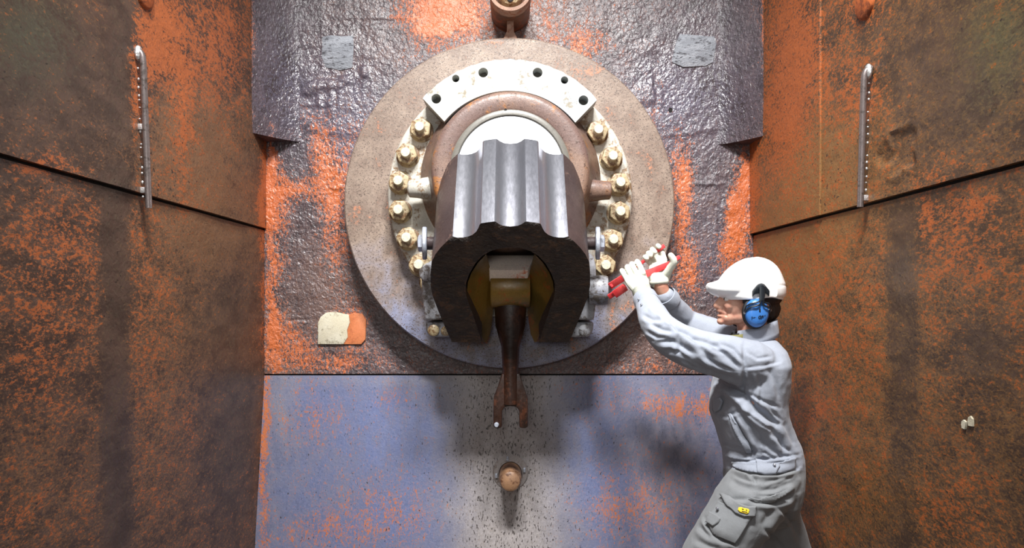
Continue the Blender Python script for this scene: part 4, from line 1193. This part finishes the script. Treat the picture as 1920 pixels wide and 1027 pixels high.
# mouth line, eye sockets and the fold beside the nose
co, no = get_co(body), get_no(body)
px, py = pix(co)
side = np.abs(co[:, 1] + HD)
headm = (px > 1335) & (px < 1400) & (py > 545) & (py < 612)
mouth = np.exp(-((py - 588 - 0.25 * (px - 1350)) / 1.6) ** 2) * ((px < 1364) & headm)
fold_ = np.exp(-(((px - 1357 - (py - 575) * 0.35)) / 2.2) ** 2) * ((py > 573) & (py < 592) & headm & (side > 0.012))
eye = np.exp(-(((px - 1358) / 6) ** 2 + ((py - 560) / 4) ** 2)) * headm * np.exp(-((side - 0.030) / 0.012) ** 2)
put_co(body, co - no * (mouth * 0.005 + fold_ * 0.0028 + eye * 0.009)[:, None])
body_o = link('body', body, M_skin, man)
for sy in (-1, 1):
    e_ = P(1358.5, 560, HD) + Vector((0, sy * 0.030, 0))
    bm = bmesh.new(); bm_ellipsoid(bm, e_, (0.0115, 0.0115, 0.0105), None, 16, 12)
    link('eye', finish(bm, 'eye', 60), plain('eye_white', lin3(225, 220, 214), 0.2), body_o)
    bm = bmesh.new(); bm_ellipsoid(bm, e_ + Vector((-0.0085, 0, 0)), (0.004, 0.0055, 0.0055), None, 12, 8)
    link('iris', finish(bm, 'iris', 60), M_hair, body_o)
M_lip = plain('lips', lin3(182, 110, 98), 0.5)
# hair behind and below the helmet
bm = bmesh.new()
bm_ellipsoid(bm, P(1418, 552, HD), (0.094, 0.080, 0.074), None, 24, 16)
bm_ellipsoid(bm, P(1436, 578, HD), (0.050, 0.062, 0.050), None, 20, 14)
hm = remeshed(bm, 'hair', 0.004, 2)
co, no = get_co(hm), get_no(hm)
put_co(hm, co + no * ((fbm(co[:, 0] * 3 + co[:, 1], co[:, 2] * .5, 60, 2) - .5) * 0.010)[:, None])
co = get_co(hm); hpx, hpy = pix(co)
link('hair', hm, M_hair, man)

# helmet
sil_l = [(481.5, 1417), (484, 1398), (488, 1388), (493, 1379), (500, 1369.5), (508, 1361), (516, 1354.5), (524, 1349), (532, 1346), (545, 1345), (556, 1349), (562, 1356)]
sil_r = [(481.5, 1419), (484, 1432), (488, 1441), (493, 1448), (500, 1455), (508, 1460), (516, 1463.5), (524, 1466.5), (532, 1469.5), (545, 1468.5), (556, 1467), (562, 1465)]
bm = bmesh.new()
rings = []
for i, ((y, xl), (_, xr_)) in enumerate(zip(sil_l, sil_r)):
    a, b = P(xl, y, HD), P(xr_, y, HD)
    c = (a + b) / 2; rx = (b.x - a.x) / 2
    hd = 0.112 * math.sqrt(max(0.0008, 1 - ((545 - min(y, 545)) / 64.0) ** 2)) ** 0.9
    ring = []
    for k in range(40):
        t = 2 * math.pi * k / 40
        lift = 0.0
        if y > 555: lift = 0.010 * math.exp(-((math.cos(t) * rx + c.x - P(1424, 550, HD).x) / 0.035) ** 2) * abs(math.sin(t))
        ring.append(bm.verts.new((c.x + rx * math.cos(t), c.y + hd * math.sin(t), c.z + lift)))
    rings.append(ring)
for A, B in zip(rings[:-1], rings[1:]):
    for k in range(40): bm.faces.new((A[k], A[(k + 1) % 40], B[(k + 1) % 40], B[k]))
bm.faces.new(rings[0]); bm.faces.new(list(reversed(rings[-1])))
# peak
pk = []
for (px_, y0, y1) in ((1325.5, 534, 541), (1329, 530, 547), (1338, 528, 553), (1350, 524, 558), (1366, 522, 561), (1384, 524, 561), (1404, 530, 560)):
    w = 0.095 * math.sqrt(max(0.02, 1 - ((1372 - px_) / 47.5) ** 2)) if px_ < 1372 else 0.100
    a, b = P(px_, y0, HD), P(px_, y1, HD)
    row = []
    for k in range(24):
        t = 2 * math.pi * k / 24
        ct, st = math.cos(t), math.sin(t)
        yy = w * st
        drop = 0.022 * (abs(st) ** 2.5)
        row.append(bm.verts.new((a.x, a.y + yy, (a.z + b.z) / 2 + (a.z - b.z) / 2 * ct - drop * 0.0)))
    pk.append(row)
for A, B in zip(pk[:-1], pk[1:]):
    for k in range(24): bm.faces.new((A[k], A[(k + 1) % 24], B[(k + 1) % 24], B[k]))
bm.faces.new(pk[0]); bm.faces.new(list(reversed(pk[-1])))
helm_me = remeshed(bm, 'helmet', 0.003, 4)
helm = link('helmet', helm_me, M_helm, man)
# raised lower band at the back of the shell
bm = bmesh.new()
pts = []
for k in range(15):
    t = math.radians(-62 + 124 * k / 14)
    c = P(1408, 546, HD)
    pts.append(c + Vector((0.1215 * math.cos(t), 0.1145 * math.sin(t), 0.0)))
bm_tube(bm, pts, [(0.020, 0.0035)] * 15, 10, hint=(0, 0, 1))
link('helmet_band', finish(bm, 'helmet_band', 50), M_helm, helm)
bm = bmesh.new()
bm_tube(bm, [P(1408, 562, HD) + Vector((0.098 * math.cos(math.radians(a)), 0.092 * math.sin(math.radians(a)), 0)) for a in range(-125, 126, 10)], [(0.013, 0.004)] * 26, 8, hint=(0, 0, 1))
link('headband', finish(bm, 'headband', 50), M_foam, helm)

# ear defenders on both sides of the helmet
def muff(sy):
    d = HD + sy * 0.092
    k = sc(HD) / sc(d) if sy < 0 else 1
    if sy > 0: c = P(1418.5, 586, HD + 0.10)
    else:
        c = P(1418.5, 586, HD + 0.10); c.y = -(HD - 0.10)
    w = Vector((0, -sy, 0))
    M0 = frame(c, w, (1, 0, 0)) @ Matrix.Diagonal((0.80, 1.0, 1.0, 1.0))
    sh = lathe('ear_defender', [(0.052, -0.008), (0.053, 0.002), (0.050, 0.012), (0.042, 0.019), (0.030, 0.0225), (0.015, 0.024), (0, 0.0245)], M0, M_bluep, man, 36)
    cup = lathe('cushion', [(0, -0.030), (0.046, -0.030), (0.057, -0.024), (0.060, -0.014), (0.058, -0.006), (0.050, -0.002), (0, -0.002)], M0, M_foam, sh, 36)
    def L(x, z, h): return c + Vector((x, 0, z)) + w * h
    # arm, fork wires and clip
    bm = bmesh.new()
    bm_tube(bm, [L(0.012, 0.094, 0.026), L(0.010, 0.062, 0.028), L(0.008, 0.044, 0.030)], [(0.0035, 0.011), (0.0035, 0.0105), (0.004, 0.009)], 10, hint=tuple(w))
    link('arm', finish(bm, 'arm', 50), M_blackp, sh)
    for s2 in (-1, 1):
        for wpts in (((.004, .050, .030), (.007, .041, .030), (.016, .036, .027), (.032, .033, .022), (.043, .024, .014), (.046, .008, .006)), ((.003, .044, .030), (.007, .030, .030), (.017, .024, .030), (.031, .021, .026), (.041, .013, .018), (.045, .002, .008))):
            bm = bmesh.new()
            bm_tube(bm, [L(0.008 * (1 - i / 5) + s2 * q[0], q[1], q[2]) for i, q in enumerate(wpts)], 0.0029, 8)
            link('wire', finish(bm, 'wire', 60), M_blackp, sh)
        lathe('pivot', [(0, 0.006), (0.004, 0.006), (0.0055, 0.002), (0.0055, -0.006)], frame(L(s2 * 0.044 + 0.001, 0.004 + 0.005 * s2, 0.004), Vector((s2 * 0.8, 0, 0)) + w), M_metal, sh, 12)
    clip = [(-0.019, 0.058), (-0.0125, 0.067), (0.0, 0.069), (0.026, 0.069), (0.034, 0.067), (0.0395, 0.058), (0.041, 0.072), (0.041, 0.079), (0.029, 0.094), (0.021, 0.103), (0.011, 0.106), (0.001, 0.103), (-0.007, 0.094), (-0.019, 0.079)]
    Mc = Matrix.Identity(4)
    u = Vector((1, 0, 0)); v = Vector((0, 0, 1))
    Mc = Matrix((u, v, w)).transposed().to_4x4(); Mc.translation = c
    cl = prism('clip', clip, Mc, -0.002, 0.020, M_blackp, sh, bevel=0.003)
    lathe('clip_button', [(0, 0.028), (0.009, 0.028), (0.0125, 0.024), (0.013, 0.018)], Mc @ Matrix.Translation((0.011, 0.089, 0)), M_blackp, sh, 24)
    bm = bmesh.new(); bm_box(bm, L(0.003, 0.009, 0.024), (0.0055, 0.004, 0.013)); link('latch', finish(bm, 'latch', 40, 0.001), M_blackp, sh)
    return c, w
cup_c, cup_w = muff(1)
muff(-1)
def text(body_, size, loc, parent, mat, shear=0.0, bold=0.0):
    cu = bpy.data.curves.new('t', 'FONT'); cu.body = body_; cu.size = size; cu.extrude = 0.0006; cu.align_x = 'CENTER'; cu.shear = shear; cu.offset = bold
    o = bpy.data.objects.new('t', cu); COL.objects.link(o)
    dg = bpy.context.evaluated_depsgraph_get(); dg.update()
    me = bpy.data.meshes.new_from_object(o.evaluated_get(dg)); bpy.data.objects.remove(o)
    me.materials.clear()
    return link('lettering', me, mat, parent, loc, (math.radians(90), 0, 0))
cup_near = [o for o in bpy.data.objects if o.name.startswith('ear_defender')][0]
for tx, sz, ox, oz, bo in (('GP', 0.015, 0.005, -0.020, 0.0003), ('E\u2013o\u2013', 0.0085, -0.019, -0.019, 0.0), ('2', 0.007, 0.021, -0.012, 0.0), ('\u2013\u2013\u2013', 0.008, 0.000, -0.031, 0.0)):
    text(tx, sz, cup_c + Vector((ox, -0.0255 + abs(ox) * 0.12, oz)), cup_near, M_blackp, 0.3, bo)

# ------------------------------------------------------------------ red pipe pliers in the hands
M_red = worn('red_enamel', lin3(216, 62, 66), lin3(196, 48, 54), lin3(226, 84, 84), 0.3, (0.3, 0.45), scale=30, bump=0.1)
M_red2 = plain('red_enamel_end', lin3(206, 60, 66), 0.4)
pl = empty('pliers', P(1145, 548, .50))
tag(pl, 'long red pliers clamped on the boss beside the block', 'pliers')
def bar(name, pts, w, t, parent=pl, mat=M_red, taper=None):
    """flat bar through pixel points (x, y, d): w is its height across, t its thickness"""
    pp = [P(*q) for q in pts]
    bm = bmesh.new()
    n = len(pp)
    rows_ = []
    for i, p in enumerate(pp):
        tg = (pp[min(i + 1, n - 1)] - pp[max(i - 1, 0)]).normalized()
        side = tg.cross(Vector((0, 1, 0))).normalized()
        dep = tg.cross(side).normalized()
        ww = w if taper is None else taper[i]
        rows_.append([bm.verts.new(p + side * ww * a + dep * t * b) for a, b in ((-.5, -.5), (.5, -.5), (.5, .5), (-.5, .5))])
    for A, B in zip(rows_[:-1], rows_[1:]):
        for k in range(4): bm.faces.new((A[k], A[(k + 1) % 4], B[(k + 1) % 4], B[k]))
    bm.faces.new(rows_[0]); bm.faces.new(list(reversed(rows_[-1])))
    return link(name, finish(bm, name, 35, 0.002), mat, parent)
upper = bar('handle', [(1144, 536, .51), (1168, 521, .565), (1190, 508, .60), (1208, 514, .63)][:3], .028, .014)
bar('handle_grip', [(1180, 528, .615), (1210, 514, .635), (1238, 502, .655), (1256, 494, .665), (1266, 486, .67), (1275, 481, .675)], .026, .014, upper, M_red, [.030, .028, .025, .021, .018, .016])
lower = bar('jaw', [(1142, 556, .50), (1160, 545, .53), (1172, 537, .56)], .022, .016)
bar('jaw_link', [(1152, 552, .525), (1168, 541, .55), (1172, 538, .56)], .034, .010, lower)
bar('second_handle', [(1172, 512, .56), (1202, 493, .575), (1222, 479, .59), (1236, 467, .60), (1246, 460, .605)], .015, .014, pl, M_red, [.016, .014, .013, .016, .016])
lathe('rivet', [(0, 0.004), (0.006, 0.004), (0.009, 0.0), (0.009, -0.006)], frame(P(1147, 535, .525), (0, -1, 0)), M_red2, pl, 16)
lathe('rivet', [(0, 0.004), (0.004, 0.004), (0.006, 0.0), (0.006, -0.006)], frame(P(1149, 550, .52), (0, -1, 0)), M_red2, pl, 16)

# ------------------------------------------------------------------ gloves
def C3(lst): return [P(*p) for p in lst]
# near (left) hand: back of the hand to the camera, fingers closing over the handles
bm = bmesh.new()
capsule_chain(bm, C3([(1207, 553, .728), (1203, 543, .712), (1196, 530, .69), (1191, 520, .675)]), [(.030, .038), (.029, .036), (.026, .044), (.021, .046)], 18, 4, hint=(0, 1, 0))
for pts, r in ((((1176, 525, .672), (1169, 513, .66), (1166, 507, .63), (1172, 511, .605)), .0100),
               (((1184, 518, .682), (1178, 506, .668), (1176, 500, .632), (1182, 504, .60)), .0106),
               (((1194, 514, .690), (1187, 500, .675), (1184.5, 494.5, .638), (1190, 498, .603)), .0108),
               (((1206, 512, .690), (1199, 497, .675), (1194.5, 490, .640), (1199, 494, .608)), .0106)):
    capsule_chain(bm, C3(pts), [r * 1.08, r * 1.05, r, r * .92], 12, 5)
capsule_chain(bm, C3([(1208, 538, .68), (1210, 526, .635), (1200, 516, .60), (1190, 512, .585)]), [.016, .015, .013, .0115], 12, 5)
gl = remeshed(bm, 'glove', 0.0022, 2)
g1 = link('glove', gl, M_glove, man)
# ribbed cuff
bm = bmesh.new()
for k in range(5):
    c = P(1207 - k * 1.2, 556 - k * 3.1, .735 - k * 0.006)
    bm_lathe(bm, [(0.034, -0.004), (0.0375, 0.0), (0.034, 0.004)], frame(c, P(1207, 556, .735) - P(1199, 538, .70)) @ Matrix.Diagonal((1, 1.0, 1, 1)), 24)
link('cuff', finish(bm, 'cuff', 80), M_glove, g1)
# far (right) hand: palm to the camera, thumb up at the right, fingers over the second handle
bm = bmesh.new()
capsule_chain(bm, C3([(1237, 531, .640), (1237, 522, .640), (1238, 510, .632), (1236, 497, .622)]), [(.026, .036), (.026, .040), (.021, .047), (.018, .045)], 18, 4, hint=(0, 1, 0))
for pts, r in ((((1222, 496, .62), (1213, 487, .60), (1209, 481.5, .62), (1213, 484.5, .645)), .0098),
               (((1229, 490, .615), (1219, 480, .595), (1215.5, 474.5, .62), (1220, 479, .65)), .0108),
               (((1237, 486, .612), (1226, 472, .592), (1223, 467.5, .622), (1228, 472.5, .652)), .0112),
               (((1246, 488, .612), (1240, 470, .59), (1233.5, 461, .60), (1236, 463, .628)), .0110)):
    capsule_chain(bm, C3(pts), [r * 1.1, r * 1.05, r, r * .92], 12, 5)
capsule_chain(bm, C3([(1246, 514, .645), (1256, 503, .665), (1263.5, 490, .688), (1258, 479, .690)]), [.018, .0165, .0145, .0125], 12, 5)
gf = remeshed(bm, 'glove', 0.0022, 2)
g2 = link('glove', gf, M_glove, man)
bm = bmesh.new()
bm_lathe(bm, [(0.032, -0.010), (0.037, -0.007), (0.038, 0.0), (0.037, 0.006), (0.032, 0.009)], frame(P(1236, 529, .642), P(1236, 518, .64) - P(1238, 540, .645)), 28)
link('cuff', finish(bm, 'cuff', 80), M_glove, g2)
# sleeve cuffs
for pa, pb, r in ((P(1214, 568, .765), P(1208, 556, .735), .046), (P(1256, 566, .605), P(1246, 553, .63), .046)):
    w_ = (pb - pa); h = w_.length
    bm = bmesh.new(); bm_lathe(bm, [(r * 1.03, 0), (r * 1.06, h * .3), (r * 1.02, h * .9), (r * .99, h), (r * .92, h), (r * .92, 0)], frame(pa, w_), 28, closed=True)
    link('sleeve_cuff', finish(bm, 'sleeve_cuff', 50), M_cloth, coverall)

# boots
for ank, hd in ((Vector((0.72, -1.00, 0.0)), Vector((-1, -0.15, 0))), (Vector((1.07, -.53, 0.0)), Vector((-1, -0.25, 0)))):
    hd = hd.normalized()
    bm = bmesh.new()
    capsule_chain(bm, [ank + hd * -0.05 + Vector((0, 0, .05)), ank + hd * 0.03 + Vector((0, 0, .055)), ank + hd * 0.12 + Vector((0, 0, .05)), ank + hd * 0.18 + Vector((0, 0, .045))], [.045, .048, .048, .042], 16, 4)
    capsule_chain(bm, [ank + Vector((0, 0, .06)), ank + Vector((0, 0, .16))], [.055, .058], 16, 4)
    me = remeshed(bm, 'boot', 0.006, 3)
    co = get_co(me); co[:, 2] = np.maximum(co[:, 2], 0.001); put_co(me, co)
    link('boot', me, M_boot, man)
